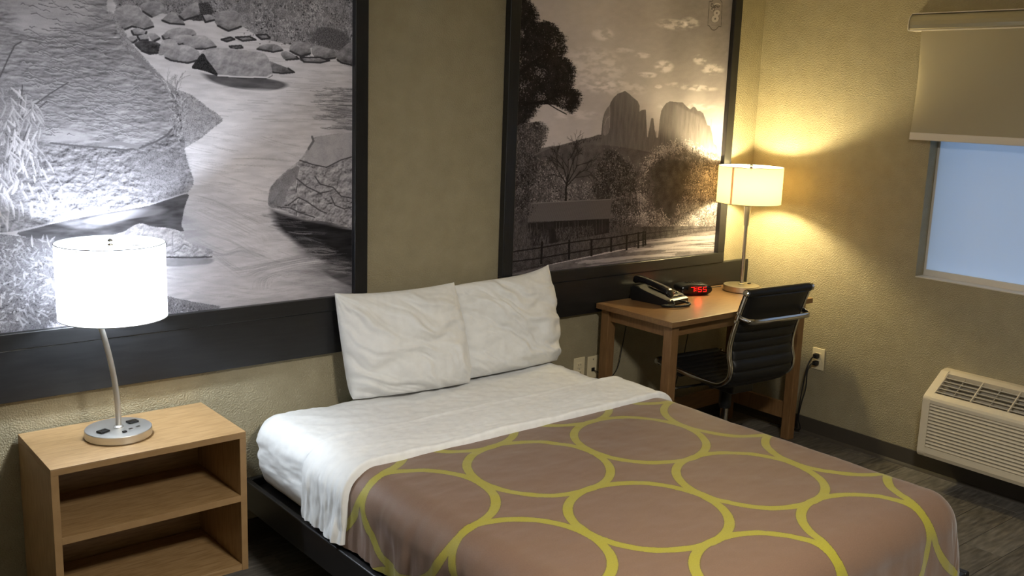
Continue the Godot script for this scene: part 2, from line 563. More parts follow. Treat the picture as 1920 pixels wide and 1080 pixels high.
func build_bed():
	# black platform: a tray of four rails on a recessed box
	var b := thing("bed_base", "black platform bed base with raised lip under the white mattress", "bed base", Vector3(-2.21, 0, 1.07))
	var o := b.position
	var x0 := -3.0
	var x1 := -1.435
	var z0 := 0.04
	var z1 := 2.06
	for s in [x0 + 0.0125, x1 - 0.0125]:
		part("side_rail", rbox(Vector3(0.025, 0.11, z1 - z0), 0.006, 2), M.black_base, b, Vector3(s, 0.225, (z0 + z1) * 0.5) - o)
	for s in [z0 + 0.0125, z1 - 0.0125]:
		part("end_rail", rbox(Vector3(x1 - x0 - 0.05, 0.11, 0.025), 0.006, 2), M.black_base, b, Vector3((x0 + x1) * 0.5, 0.225, s) - o)
	part("deck_panel", rbox(Vector3(x1 - x0 - 0.052, 0.03, z1 - z0 - 0.052), 0.003), M.black_base, b, Vector3((x0 + x1) * 0.5, 0.236, (z0 + z1) * 0.5) - o)
	part("plinth", rbox(Vector3(1.22, 0.219, 1.4), 0.005), M.black_base, b, Vector3(-2.21, 0.1105, 1.15) - o)
	# mattress in its white fitted sheet
	var nz := FastNoiseLite.new()
	nz.seed = 11
	nz.frequency = 1.0
	nz.fractal_octaves = 4
	var mm := rbox(Vector3(BX1 - BX0, BTOP - 0.252, BZ1 - BZ0), 0.092, 7, Vector3i(110, 16, 110))
	mm = bumped(mm, func(p: Vector3, n: Vector3):
		var side := 1.0 - absf(n.y)
		var up: float = clamp(n.y, 0.0, 1.0)
		var d := up * (nz.get_noise_2d(p.x * 6.0 + p.z * 5.0, p.z * 14.0 - p.x * 3.0) * 0.0075 + nz.get_noise_2d(p.x * 1.5, p.z * 1.5 + 7.0) * 0.006)
		var al := p.z if absf(n.x) > 0.5 else p.x
		d += side * (nz.get_noise_2d(al * 3.0 - p.y * 5.0, p.y * 5.0 + al * 2.0) * 0.012 + nz.get_noise_2d(al * 4.0 + 40.0 + p.y * 16.0, p.y * 15.0 - al * 3.0) * 0.0045)
		d -= side * 0.010 * exp(-pow((p.y + 0.085) / 0.018, 2.0))      # the tuck of the sheet's hem above the mattress bottom
		return d)
	var mo := part("mattress", mm, M.linen, self, Vector3((BX0 + BX1) * 0.5, (BTOP + 0.252) * 0.5, (BZ0 + BZ1) * 0.5))
	tag(mo, "white mattress in a wrinkled fitted sheet on the black bed base", "mattress")
	# brown bedspread printed with yellow green rings
	var sp := part("bedspread", drape(0.72, 0.36, 0.252, 0.34, 0.11, 0.012, 220, 190, 5, 0.0022, 0.0085, 11.0, Vector2(-3.45, 0.4), 2.5), spread_material(), self)
	tag(sp, "brown bedspread printed with touching yellow green rings", "bedspread")
	# the top sheet turned down over it
	var fs := part("folded_sheet", drape(0.505, 0.0, 0.262, 0.30, 0.115, 0.032, 260, 80, 9, 0.0040, 0.0085, 22.0, Vector2(-3.45, 0.4), 2.5, 0.785, 0.010), M.linen, self)
	tag(fs, "white top sheet folded back in a band across the bedspread", "sheet")

func spread_material() -> StandardMaterial3D:
	var n := 1400
	var size := 2.5
	var nf := FastNoiseLite.new()
	nf.frequency = 0.35
	nf.fractal_octaves = 2
	var nb := nf.get_image(512, 512).get_data()
	var brown := Vector3(114, 88, 69)
	var lime := Vector3(150, 141, 40)
	var dark := Vector3(94, 76, 44)
	var data := PackedByteArray()
	data.resize(n * n * 3)
	var k := 0
	var px := size / n
	for j in n:
		var z := 0.4 + (j + 0.5) * px
		var row := (z - 1.085) / 0.465
		var rj := floorf(row)
		for i in n:
			var x := -3.45 + (i + 0.5) * px
			var best := 9.0
			for dj in 2:
				var cj := rj + dj
				var q := (x + 2.44 - 0.022 * cj) / 0.477
				var ci := roundf(q)
				var dx := (q - ci) * 0.477
				var dz := (row - cj) * 0.465
				var d := absf(sqrt(dx * dx + dz * dz) - 0.2345)
				if d < best: best = d
			var c := brown
			if best < 0.0148: c = lime
			elif best < 0.0170: c = dark
			var g := 0.94 + 0.12 * nb[((j & 511) << 9) | (i & 511)] / 255.0
			data[k] = int(c.x * g)
			data[k + 1] = int(c.y * g)
			data[k + 2] = int(c.z * g)
			k += 3
	var m := plain(Color.WHITE, 0.56, 0.0, 0.4)
	m.albedo_texture = ImageTexture.create_from_image(Image.create_from_data(n, n, false, Image.FORMAT_RGB8, data))
	m.rim_enabled = true
	m.rim = 0.5
	m.cull_mode = BaseMaterial3D.CULL_DISABLED
	return m

func pillow(called_label: String, bl: Vector3, br: Vector3, tl: Vector3, tr_: Vector3, mid: float, front: float, back: float, sd: int):
	var nz := FastNoiseLite.new()
	nz.seed = sd
	nz.frequency = 1.0
	nz.fractal_octaves = 2
	var n := (br - bl).cross(tl - bl).normalized()
	if n.z < 0: n = -n
	var nu := 90
	var nv := 76
	var base := (bl + br) * 0.5
	var st := begin()
	for face in [1.0, -1.0]:
		var rows := []
		for j in nv + 1:
			var v := -cos(PI * j / nv)
			var row := []
			for i in nu + 1:
				var u := -cos(PI * i / nu)
				var uu: float = u * (1.0 + 0.012 * (1.0 - v * v)) * (1.0 - 0.05 * pow(max(0.0, -v), 8.0))
				var vv: float = v * (1.0 - (0.03 if v > 0 else -0.015) * (1.0 - u * u))
				var a := (uu + 1) * 0.5
				var b := (vv + 1) * 0.5
				var p := bl.lerp(br, a).lerp(tl.lerp(tr_, a), b)
				p.y += b * b * (mid + (tl.y - mid) * pow(1.0 - a, 5.0) + (tr_.y - mid) * pow(a, 5.0) - lerpf(tl.y, tr_.y, a))
				var f := pow(max(0.0, 1.0 - pow(absf(u), 2.6)), 0.5) * pow(max(0.0, 1.0 - pow(absf(v), 2.6)), 0.5)
				var th: float = (front if face > 0 else back) * f * (1.0 - 0.22 * v)
				if face > 0:
					# slack cloth: long soft folds that fan out of the corners, a few sharper creases
					var diag := u * 0.55 + v + 0.35 * nz.get_noise_2d(u * 0.9 + 3.0, v * 0.9)
					var wr := nz.get_noise_2d(u * 0.6 - v * 0.3, diag * 1.9) * 0.034
					wr += nz.get_noise_2d(u * 0.8 + 7.0, diag * 5.0 + u * 1.5) * 0.009
					for cc in [Vector2(-1, 1), Vector2(1, 1), Vector2(-1, -1), Vector2(1, -1)]:
						var q: Vector2 = Vector2(u, v) - cc
						var an := atan2(q.y, q.x)
						wr += nz.get_noise_2d(an * 5.0 + cc.x * 9.0, cc.y * 4.0) * 0.010 * exp(-q.length() * 2.2) * clamp(q.length() * 4.0, 0.0, 1.0)
					th += wr * pow(f, 0.7)
				row.append(p - base + n * th * face)
			rows.append(row)
		add_sheet(st, rows, false, false, [], face > 0)
	var o := part(numbered("pillow"), commit(st), M.linen, self, base)
	tag(o, called_label, "pillow", "pillows against the wall")

func build_pillows():
	pillow("white pillow on the side of the bed by the nightstand, overlapping the other pillow", Vector3(-2.585, 0.537, 0.12), Vector3(-2.035, 0.537, 0.185), Vector3(-2.62, 0.958, 0.062), Vector3(-2.06, 0.950, 0.075), 0.945, 0.115, 0.035, 3)
	pillow("white pillow on the side of the bed by the desk, with a pointed corner up", Vector3(-2.04, 0.537, 0.135), Vector3(-1.478, 0.537, 0.115), Vector3(-2.05, 0.930, 0.055), Vector3(-1.515, 0.978, 0.055), 0.945, 0.10, 0.03, 8)

# ---------------------------------------------------------------- framed prints and the rail under them
const PRINT_W := 1.42
const PRINT_H := 1.375
const PRINT_Y := 0.937

func picture(label: String, px0: float, tex: Texture2D):
	var face := 0.058
	var d := 0.035
	var t := thing("framed_picture", label, "picture", Vector3(px0 + PRINT_W * 0.5, 0.8825, 0), 0.0, "framed landscape prints")
	var fw := PRINT_W + 2 * face
	var y0 := 0.0
	var bot := PRINT_Y - 0.8825
	var top_y := bot + PRINT_H
	part("frame_rail", rbox(Vector3(fw, bot, d), 0.003, 2), M.black_wood, t, Vector3(0, bot * 0.5, d * 0.5 + 0.001))
	part("frame_rail", rbox(Vector3(fw, face, d), 0.003, 2), M.black_wood, t, Vector3(0, top_y + face * 0.5, d * 0.5 + 0.001))
	for s in [-1.0, 1.0]:
		part("frame_rail", rbox(Vector3(face, PRINT_H, d), 0.003, 2), M.black_wood_up, t, Vector3(s * (PRINT_W + face) * 0.5, bot + PRINT_H * 0.5, d * 0.5 + 0.001))
	var st := begin()
	var w2 := PRINT_W * 0.5
	var c = [Vector3(-w2, top_y, 0.012), Vector3(w2, top_y, 0.012), Vector3(w2, bot, 0.012), Vector3(-w2, bot, 0.012)]
	var uv = [Vector2(0, 0), Vector2(1, 0), Vector2(1, 1), Vector2(0, 1)]
	for k in [0, 1, 2, 0, 2, 3]:
		st.set_uv(uv[k]); st.set_normal(Vector3(0, 0, 1)); st.add_vertex(c[k])
	var pm := plain(Color.WHITE, 0.6, 0.0, 0.22)
	pm.albedo_texture = tex
	part("print", st.commit(), pm, t)
	part("backing_board", rbox(Vector3(PRINT_W, PRINT_H, 0.008), 0.001), M.black_wood, t, Vector3(0, bot + PRINT_H * 0.5, 0.0065))

func build_pictures():
	picture("large black framed grey print of a river between boulders, above the nightstand", -3.935, paint_river())
	picture("large black framed sepia print of a rock butte and barn, above the desk", -1.71, paint_butte())
	var r := part("headboard_rail", rbox(Vector3(4.46, 0.1717, 0.03), 0.003, 2), M.black_wood, self, Vector3(-2.24, 0.79615, 0.0165))
	tag(r, "long black board fixed along the wall under both framed pictures", "headboard")

# ---------------------------------------------------------------- nightstand
func build_nightstand():
	var x0 := -3.7537
	var x1 := -3.1396
	var z0 := 0.012
	var z1 := 0.392
	var top := 0.5966
	var bot := 0.101
	var th := 0.022
	var t := thing("nightstand", "light oak open nightstand with a middle shelf beside the bed", "nightstand", Vector3((x0 + x1) * 0.5, 0, (z0 + z1) * 0.5))
	var w := x1 - x0
	var d := z1 - z0
	part("top_panel", rbox(Vector3(w, 0.003, d), 0.001), M.oak, t, Vector3(0, top - 0.0015, 0))
	part("top_panel", rbox(Vector3(w, th - 0.003, d), 0.001), M.oak_edge, t, Vector3(0, top - 0.003 - (th - 0.003) * 0.5, 0))
	var sh := top - th - bot
	for s in [-1.0, 1.0]:
		part("side_panel", rbox(Vector3(th, sh, d - 0.001), 0.001), M.oak_up, t, Vector3(s * (w - th) * 0.5, bot + sh * 0.5, -0.0005))
		part("edge_strip", rbox(Vector3(th, sh, 0.001), 0.0003), M.oak_edge, t, Vector3(s * (w - th) * 0.5, bot + sh * 0.5, d * 0.5 - 0.0005))
	part("shelf", rbox(Vector3(w - 2 * th, 0.022, d - 0.03), 0.001), M.oak, t, Vector3(0, 0.3625, 0.0135))
	part("edge_strip", rbox(Vector3(w - 2 * th, 0.022, 0.0012), 0.0003), M.oak_edge, t, Vector3(0, 0.3625, d * 0.5 - 0.0008))
	part("bottom_panel", rbox(Vector3(w - 2 * th, 0.022, d - 0.03), 0.001), M.oak, t, Vector3(0, bot + 0.011, 0.0135))
	part("back_panel", rbox(Vector3(w - 2 * th, sh, 0.01), 0.001), M.oak, t, Vector3(0, bot + sh * 0.5, -d * 0.5 + 0.01))
	part("plinth", rbox(Vector3(w - 0.14, bot, d - 0.12), 0.002), M.black_base, t, Vector3(0, bot * 0.5, -0.03))

# ---------------------------------------------------------------- table lamps
func drum(t: Node3D, centre: Vector3, r: float, h: float, mat: Material) -> MeshInstance3D:
	var st := begin()
	var rows := []
	for e in [-0.5, 0.5]:
		var row := []
		for k in 64: row.append(centre + Vector3(cos(TAU * k / 64) * r, e * h, sin(TAU * k / 64) * r))
		rows.append(row)
	add_sheet(st, rows, true, false)
	var s := part("lamp_shade", commit(st), mat, t)
	for e in [-0.5, 0.5]:
		var ring := PackedVector3Array()
		for k in 65: ring.append(centre + Vector3(cos(TAU * k / 64) * r, e * h, sin(TAU * k / 64) * r))
		part("rim", tube(ring, 0.0016, 6), M.rim, s)
	return s

func spider(t: Node3D, centre: Vector3, r: float, h: float):
	var st := begin()
	var top := centre + Vector3(0, h * 0.5 - 0.012, 0)
	for k in 3:
		var a := TAU * k / 3 + 0.4
		add_tube(st, PackedVector3Array([top, top + Vector3(cos(a) * r, 0.006, sin(a) * r)]), 0.0018, 6)
	part("shade_spider", commit(st), M.chrome, t)
	part("finial", lathe([[0, 0.026], [0.007, 0.022], [0.0095, 0.015], [0.006, 0.009], [0.009, 0.006], [0.009, 0], [0, 0]], 16, false), M.chrome, t, top)

func build_nightstand_lamp():
	M.rim = plain(srgb(120, 120, 118), 0.5)
	var t := thing("table_lamp", "brushed nickel lamp with curved arm and bright white shade on the nightstand", "lamp", Vector3(-3.494, 0.5968, 0.203))
	part("base_plate", lathe([[0, 0], [0.098, 0], [0.098, 0.004], [0.1035, 0.004], [0.1035, 0.026], [0.102, 0.028], [0.0, 0.0295]], 56), M.nickel, t)
	var arm := curve([Vector3(0, 0.026, 0), Vector3(0.001, 0.09, 0), Vector3(-0.004, 0.17, 0), Vector3(-0.015, 0.25, 0), Vector3(-0.031, 0.33, 0), Vector3(-0.05, 0.41, 0), Vector3(-0.052, 0.46, 0), Vector3(-0.036, 0.49, 0), Vector3(-0.008, 0.497, 0)], 0.01)
	part("arm", tube(arm, 0.0092, 16), M.nickel, t)
	part("arm_collar", lathe([[0.0165, 0.0], [0.0165, 0.004], [0.011, 0.008], [0.009, 0.008]], 20), M.nickel, t, Vector3(0, 0.0285, 0))
	part("lamp_socket", lathe([[0, 0], [0.0165, 0], [0.0175, 0.002], [0.0175, 0.075], [0, 0.075]], 24), M.nickel, t, Vector3(0.004, 0.377, 0))
	for s in [[-0.055, 0.022, 0.35], [0.052, -0.022, 0.2]]:
		var so := part("power_socket", rbox(Vector3(0.034, 0.006, 0.026), 0.002), M.black_plastic, t, Vector3(s[0], 0.032, s[1]), Vector3(0, s[2], 0))
		part("socket_slot", rbox(Vector3(0.003, 0.0008, 0.009), 0.0002), M.chrome, so, Vector3(-0.006, 0.0031, 0))
		part("socket_slot", rbox(Vector3(0.003, 0.0008, 0.009), 0.0002), M.chrome, so, Vector3(0.006, 0.0031, 0))
	part("switch", rbox(Vector3(0.014, 0.005, 0.01), 0.002), M.black_plastic, t, Vector3(0.0, 0.031, 0.06), Vector3(0, 0.2, 0))
	for dx in [0.026, 0.052]:
		part("usb_port", rbox(Vector3(0.014, 0.003, 0.008), 0.001), M.chrome, t, Vector3(dx, 0.030, 0.05 - dx * 0.35), Vector3(0, 0.3, 0))
	var c := Vector3(0, 0.518, 0)
	drum(t, c, 0.164, 0.238, shade_mat(srgb(240, 240, 239), Color(1.0, 1.0, 1.0)))
	spider(t, c, 0.164, 0.238)
	part("bulb", lathe([[0, 0.034], [0.018, 0.03], [0.03, 0.014], [0.032, 0], [0.027, -0.018], [0.016, -0.034], [0.0, -0.036]], 20, false), glow(COOL, 6.0), t, c + Vector3(0, -0.005, 0))
	omni("bulb_light", t, c + Vector3(0, -0.005, 0), COOL, COOL_ENERGY, 0.03)

func build_desk_lamp():
	var t := thing("table_lamp", "brushed metal lamp with straight pole and warm lit shade on the desk", "lamp", Vector3(-0.285, 0.7605, 0.205))
	part("base_plate", lathe([[0, 0], [0.088, 0], [0.093, 0.003], [0.093, 0.03], [0.0915, 0.032], [0.02, 0.0335], [0, 0.0335]], 48), M.brass_nickel, t)
	part("pole", lathe([[0.016, 0.033], [0.016, 0.037], [0.0095, 0.041], [0.0095, 0.352], [0.0, 0.352]], 20), M.brass_nickel, t)
	part("lamp_neck", lathe([[0, 0.345], [0.0125, 0.345], [0.0195, 0.445], [0.026, 0.449], [0.028, 0.456], [0.0, 0.456]], 24), M.brass_nickel, t)
	part("power_socket", rbox(Vector3(0.026, 0.006, 0.014), 0.002), M.black_plastic, t, Vector3(0.052, 0.036, 0.01), Vector3(0, 0.3, 0))
	var c := Vector3(0.004, 0.557, 0)
	var r := 0.164
	var h := 0.187
	var s := drum(t, c, r, h, shade_mat(srgb(236, 228, 206), Color(0.54, 0.46, 0.31)))
	# the glued seam of the shade, a darker strip facing the bed
	var rows := []
	for e in [-0.49, 0.49]:
		var row := []
		for k in 5:
			var a := deg_to_rad(175.0) + (k - 2) * 0.019
			row.append(c + Vector3(cos(a) * (r - 0.0015), e * h, sin(a) * (r - 0.0015)))
		rows.append(row)
	tag(part("seam_strip", sheet(rows), shade_mat(srgb(176, 138, 98), Color(0.5, 0.36, 0.22)), s), "tan seam strip")
	spider(t, c, r, h)
	part("bulb", lathe([[0, 0.034], [0.018, 0.03], [0.03, 0.014], [0.032, 0], [0.027, -0.018], [0.016, -0.034], [0.0, -0.036]], 20, false), glow(WARM, 6.0), t, c + Vector3(0, 0.005, 0))
	omni("bulb_light", t, c + Vector3(0, 0.005, 0), WARM, WARM_ENERGY, 0.03)

func build_fill_light():  # an unseen fixture, added to give the room its soft ambient fill
	var t := thing("added_fill_light", "added round white fill lamp, out of view above the foot of the bed", "fill light", Vector3(-2.9, ROOM_H, 2.75))
	part("mount", lathe([[0.0, -0.0], [0.17, -0.0], [0.17, -0.03], [0.0, -0.03]], 40), M.white_plastic, t)
	part("diffuser", lathe([[0.165, -0.03], [0.16, -0.05], [0.13, -0.075], [0.07, -0.09], [0.0, -0.093]], 40, false), glow(FILL, 1.0), t)
	var l := AreaLight3D.new()
	l.name = "fill_area_light"
	l.light_color = FILL
	l.light_energy = FILL_ENERGY
	l.area_size = Vector2(0.3, 0.3)
	l.area_range = 12.0
	l.shadow_enabled = true
	t.add_child(l)
	l.position = Vector3(0, -0.1, 0)
	l.rotation = Vector3(-PI / 2, 0, 0)

# ---------------------------------------------------------------- desk
func build_desk():
	var x0 := -1.183
	var x1 := -0.107
	var z0 := 0.04
	var z1 := 0.5265
	var top := 0.76
	var t := thing("desk", "brown wooden writing desk with square legs in the room corner", "desk", Vector3((x0 + x1) * 0.5, 0, (z0 + z1) * 0.5))
	var o := t.position
	part("desk_top", rbox(Vector3(x1 - x0, 0.026, z1 - z0), 0.002, 2), M.desk, t, Vector3(0, top - 0.013, 0))
	var lw := 0.05
	var lx = [x0 + 0.026 + lw * 0.5, x1 - 0.026 - lw * 0.5]
	var lz = [z0 + 0.012 + lw * 0.5, z1 - 0.022 - lw * 0.5]
	var leg := rbox(Vector3(lw, top - 0.026, lw), 0.003, 2)
	for x in lx:
		for z in lz: part("leg", leg, M.desk_up, t, Vector3(x, (top - 0.026) * 0.5, z) - o)
	for z in [lz[0], lz[1] - 0.012]:
		part("apron", rbox(Vector3(lx[1] - lx[0] - lw, 0.058, 0.02), 0.001), M.desk, t, Vector3((lx[0] + lx[1]) * 0.5, top - 0.026 - 0.029, z) - o)
	for x in lx:
		part("apron", rbox(Vector3(0.02, 0.058, lz[1] - lz[0] - lw), 0.001), M.desk_up, t, Vector3(x, top - 0.026 - 0.029, (lz[0] + lz[1]) * 0.5) - o)
		part("stretcher", rbox(Vector3(0.022, 0.085, lz[1] - lz[0] - lw), 0.001), M.desk_up, t, Vector3(x, 0.1475, (lz[0] + lz[1]) * 0.5) - o)
	part("stretcher", rbox(Vector3(lx[1] - lx[0] - lw, 0.085, 0.022), 0.001), M.desk, t, Vector3((lx[0] + lx[1]) * 0.5, 0.1475, lz[0]) - o)

# ---------------------------------------------------------------- chair
func build_chair():
	var t := thing("office_chair", "black ribbed swivel chair with chrome side rails pushed under the desk", "chair", Vector3(-0.705, 0, 0.48), -0.1)
	var prof = [Vector3(0, 0.898, 0.273), Vector3(0, 0.80, 0.239), Vector3(0, 0.671, 0.203), Vector3(0, 0.60, 0.20), Vector3(0, 0.545, 0.214), Vector3(0, 0.49, 0.202), Vector3(0, 0.452, 0.145), Vector3(0, 0.446, 0.05), Vector3(0, 0.452, -0.10), Vector3(0, 0.462, -0.27)]
	var hw := 0.208
	var rail := swept_bar(prof, 0.017, 0.022)
	for s in [-1.0, 1.0]: part("side_rail", rail, M.chrome, t, Vector3(s * hw, 0, 0))
	# sling upholstery with stitched ribs: one panel up the back, one along the seat
	var pts := curve(prof, 0.004)
	var cut := 0
	for i in pts.size():
		if pts[i].y < 0.47 and cut == 0: cut = i
	for pn in [["backrest", 0, cut + 4], ["seat", cut + 4, pts.size() - 1]]:
		var rows := []
		var dist := 0.0
		for i in range(pn[1], pn[2] + 1):
			if i > pn[1]: dist += pts[i].distance_to(pts[i - 1])
			var d := (pts[min(i + 1, pts.size() - 1)] - pts[max(i - 1, 0)]).normalized()
			var nn := Vector3(0, -d.z, d.y)
			var ribbed: bool = pts[i].y < 0.76 or pn[0] == "seat"
			var rib: float = absf(sin(PI * dist / 0.048)) if ribbed else 1.0
			var th: float = 0.009 + 0.010 * pow(rib, 0.45)
			if (i == pn[1]) or (i == pn[2]): th = 0.004
			var row := []
			for k in 28:
				var a := TAU * k / 28
				var ca := cos(a)
				var sa := sin(a)
				var bow := -0.012 * (1.0 - ca * ca) * 1.0
				row.append(pts[i] + Vector3.RIGHT * (signf(ca) * pow(absf(ca), 0.35) * (hw - 0.012)) + nn * (signf(sa) * pow(absf(sa), 0.5) * th + (bow * 0.5)))
			rows.append(row)
		part(pn[0], sheet(rows, true, false), M.leather, t)
	# rolls at the top of the back and the front of the seat, with chrome end caps
	for e in [[pts[0] + Vector3(0, 0.004, 0), "head_roll"], [pts[pts.size() - 1], "front_roll"]]:
		var st := begin()
		add_lathe(st, [[0, -hw], [0.019, -hw], [0.021, -hw + 0.01], [0.021, hw - 0.01], [0.019, hw], [0, hw]], 18, false, e[0], Basis(Vector3.FORWARD, PI / 2))
		var ro := part(e[1], commit(st), M.leather, t)
		for s in [-1.0, 1.0]:
			var sc := begin()
			add_lathe(sc, [[0, -0.004], [0.014, -0.004], [0.0175, 0.0], [0.0175, 0.012], [0.0, 0.012]], 18, true, e[0] + Vector3(s * (hw + 0.004), 0, 0), Basis(Vector3.FORWARD, PI / 2))
			part("end_cap", commit(sc), M.chrome, ro)
	# the chrome stay across the back
	var bar := [Vector3(-hw, 0.79, 0.237), Vector3(-hw + 0.004, 0.782, 0.275), Vector3(-hw + 0.035, 0.778, 0.305), Vector3(0, 0.778, 0.312), Vector3(hw - 0.035, 0.778, 0.305), Vector3(hw - 0.004, 0.782, 0.275), Vector3(hw, 0.79, 0.237)]
	var bp := curve(bar, 0.01)
	var brow := []
	for i in bp.size():
		var d := (bp[min(i + 1, bp.size() - 1)] - bp[max(i - 1, 0)]).normalized()
		var side := d.cross(Vector3.UP).normalized()
		brow.append([bp[i] + Vector3.UP * 0.012 + side * 0.004, bp[i] + Vector3.UP * 0.012 - side * 0.004, bp[i] - Vector3.UP * 0.012 - side * 0.004, bp[i] - Vector3.UP * 0.012 + side * 0.004])
	part("back_stay", sheet(brow, true, false), M.chrome, t)
	for s in [-1.0, 1.0]:
		for y in [0.806, 0.766]:
			part("bolt", lathe([[0, 0.006], [0.006, 0.005], [0.008, 0.0], [0.0, 0.0]], 12), M.chrome, t, Vector3(s * (hw + 0.010), y, 0.241 - (0.806 - y) * 0.3), Vector3(0, 0, -s * PI / 2))
	# seat stays, tilt mechanism, lever, column and star base
	part("tilt_mechanism", rbox(Vector3(0.15, 0.05, 0.22), 0.014, 3), M.black_plastic, t, Vector3(0, 0.395, 0.0))
	for z in [-0.12, 0.1]:
		part("seat_stay", rbox(Vector3(hw * 2, 0.018, 0.028), 0.006, 2), M.black_plastic, t, Vector3(0, 0.430, z))
	var lv := part("lever", tube(curve([Vector3(-0.06, 0.385, -0.05), Vector3(-0.15, 0.38, -0.07), Vector3(-0.23, 0.372, -0.10)], 0.01), 0.006, 10), M.black_plastic, t)
	part("lever_tip", tube(PackedVector3Array([Vector3(-0.225, 0.3725, -0.098), Vector3(-0.25, 0.37, -0.107)]), 0.007, 10), M.chrome, lv)
	part("column_cover", lathe([[0, 0.37], [0.03, 0.37], [0.03, 0.28], [0.027, 0.27], [0, 0.27]], 24), M.black_plastic, t)
	part("column", lathe([[0.0195, 0.30], [0.0195, 0.10], [0, 0.10]], 24), M.chrome, t)
	part("hub", lathe([[0, 0.12], [0.034, 0.12], [0.045, 0.10], [0.045, 0.06], [0, 0.06]], 24), M.chrome, t)
	for k in 5:
		var a := TAU * k / 5 + 0.3
		var e := Vector3(cos(a), 0, sin(a))
		var lg := part("base_leg", tube(PackedVector3Array([Vector3(0, 0.092, 0) + e * 0.03, Vector3(0, 0.088, 0) + e * 0.12, Vector3(0, 0.072, 0) + e * 0.255]), 0.019, 10, 0.012), M.chrome, t)
		var st := begin()
		for s in [-1.0, 1.0]:
			add_lathe(st, [[0, -0.008], [0.022, -0.008], [0.026, -0.004], [0.026, 0.004], [0.022, 0.008], [0, 0.008]], 16, false, e * 0.25 + Vector3(0, 0.027, 0) + Vector3(-e.z, 0, e.x) * s * 0.012, Basis(e, PI / 2))
		part("caster", commit(st), M.black_plastic, lg)

# ---------------------------------------------------------------- wall air conditioner
func build_air_conditioner():
	var z0 := 1.212
	var z1 := 2.285
	var t := thing("air_conditioner", "beige wall air conditioner with louvered front under the window", "air conditioner", Vector3(0, 0, (z0 + z1) * 0.5))
	var zc := (z0 + z1) * 0.5
	var hz := (z1 - z0) * 0.5
	# shell: side profile with rounded corners, hollow at the front opening and the top grille
	var prof := []
	var corner := func(cx: float, cy: float, r: float, a0: float, a1: float, n: int):
		for k in n + 1:
			var a: float = deg_to_rad(lerp(a0, a1, float(k) / n))
			prof.append(Vector2(cx + cos(a) * r, cy + sin(a) * r))
	corner.call(-0.172, 0.172, 0.028, 180, 270, 5)
	prof.append(Vector2(-0.002, 0.144))
	prof.append(Vector2(-0.002, 0.538))
	prof.append(Vector2(-0.03, 0.538))
	corner.call(-0.045, 0.510, 0.026, 80, 128, 3)
	corner.call(-0.176, 0.420, 0.024, 122, 180, 4)
	prof.reverse()
	# end cheeks carry the full profile, the spans between them leave the openings
	for e in [[-hz, -hz + 0.035], [hz - 0.035, hz]]:
		part("end_cheek", prism(prof, e[0], e[1]), M.ac, t)
	part("back_plate", rbox(Vector3(0.012, 0.38, 2 * hz - 0.07), 0.001), M.ac_inner, t, Vector3(-0.012, 0.325, 0))
	part("bottom_band", prism([Vector2(-0.02, 0.144), Vector2(-0.172, 0.144), Vector2(-0.190, 0.150), Vector2(-0.199, 0.168), Vector2(-0.199, 0.196), Vector2(-0.16, 0.196), Vector2(-0.02, 0.16)], -hz + 0.035, hz - 0.035), M.ac, t)
	part("brow_band", prism([Vector2(-0.199, 0.406), Vector2(-0.2, 0.422), Vector2(-0.196, 0.434), Vector2(-0.187, 0.442), Vector2(-0.172, 0.452), Vector2(-0.166, 0.44), Vector2(-0.18, 0.406)], -hz + 0.035, hz - 0.035), M.ac, t)
	part("top_band", prism([Vector2(-0.002, 0.538), Vector2(-0.034, 0.5375), Vector2(-0.050, 0.532), Vector2(-0.062, 0.5255), Vector2(-0.056, 0.505), Vector2(-0.002, 0.51)], -hz + 0.035, hz - 0.035), M.ac, t)
	# front louvres, each its own slat
	var slat := prism([Vector2(-0.1985, 0.0), Vector2(-0.1988, 0.004), Vector2(-0.197, 0.0075), Vector2(-0.188, 0.0112), Vector2(-0.186, 0.0098), Vector2(-0.192, 0.002)], -hz + 0.036, hz - 0.036)
	for k in 13:
		part("louvre", slat, M.ac, t, Vector3(0, 0.199 + k * 0.0162, 0))
	part("filter_screen", rbox(Vector3(0.004, 0.22, 2 * hz - 0.07), 0.001), M.ac_inner, t, Vector3(-0.100, 0.302, 0))
	# top grille: lengthwise slats crossed by ribs, sloping down to the front
	var g0 := Vector3(-0.062, 0.5255, 0)
	var g1 := Vector3(-0.172, 0.452, 0)
	var dir := (g1 - g0).normalized()
	var ang := atan2(-dir.y, -dir.x)
	part("grille_well", rbox(Vector3(0.12, 0.004, 2 * hz - 0.07), 0.001), M.ac_inner, t, (g0 + g1) * 0.5 + Vector3(0.028, -0.075, 0), Vector3(0, 0, ang))
	for k in 5:
		part("grille_slat", rbox(Vector3(0.006, 0.020, 2 * hz - 0.072), 0.002), M.ac_grey, t, g0.lerp(g1, 0.14 + 0.18 * k) + Vector3(0.004, -0.009, 0), Vector3(0, 0, ang + 0.5))
	var ribs := 6
	for k in ribs + 1:
		var z: float = lerp(-hz + 0.037, hz - 0.037, float(k) / ribs)
		part("grille_rib", rbox(Vector3(0.134, 0.014, 0.006), 0.002), M.ac, t, (g0 + g1) * 0.5 + Vector3(0.002, -0.005, z), Vector3(0, 0, ang))
	for k in ribs:
		var z: float = lerp(-hz + 0.037, hz - 0.037, (k + 0.5) / ribs)
		part("grille_rib", rbox(Vector3(0.128, 0.008, 0.003), 0.001), M.ac_grey, t, (g0 + g1) * 0.5 + Vector3(0.002, -0.008, z), Vector3(0, 0, ang))

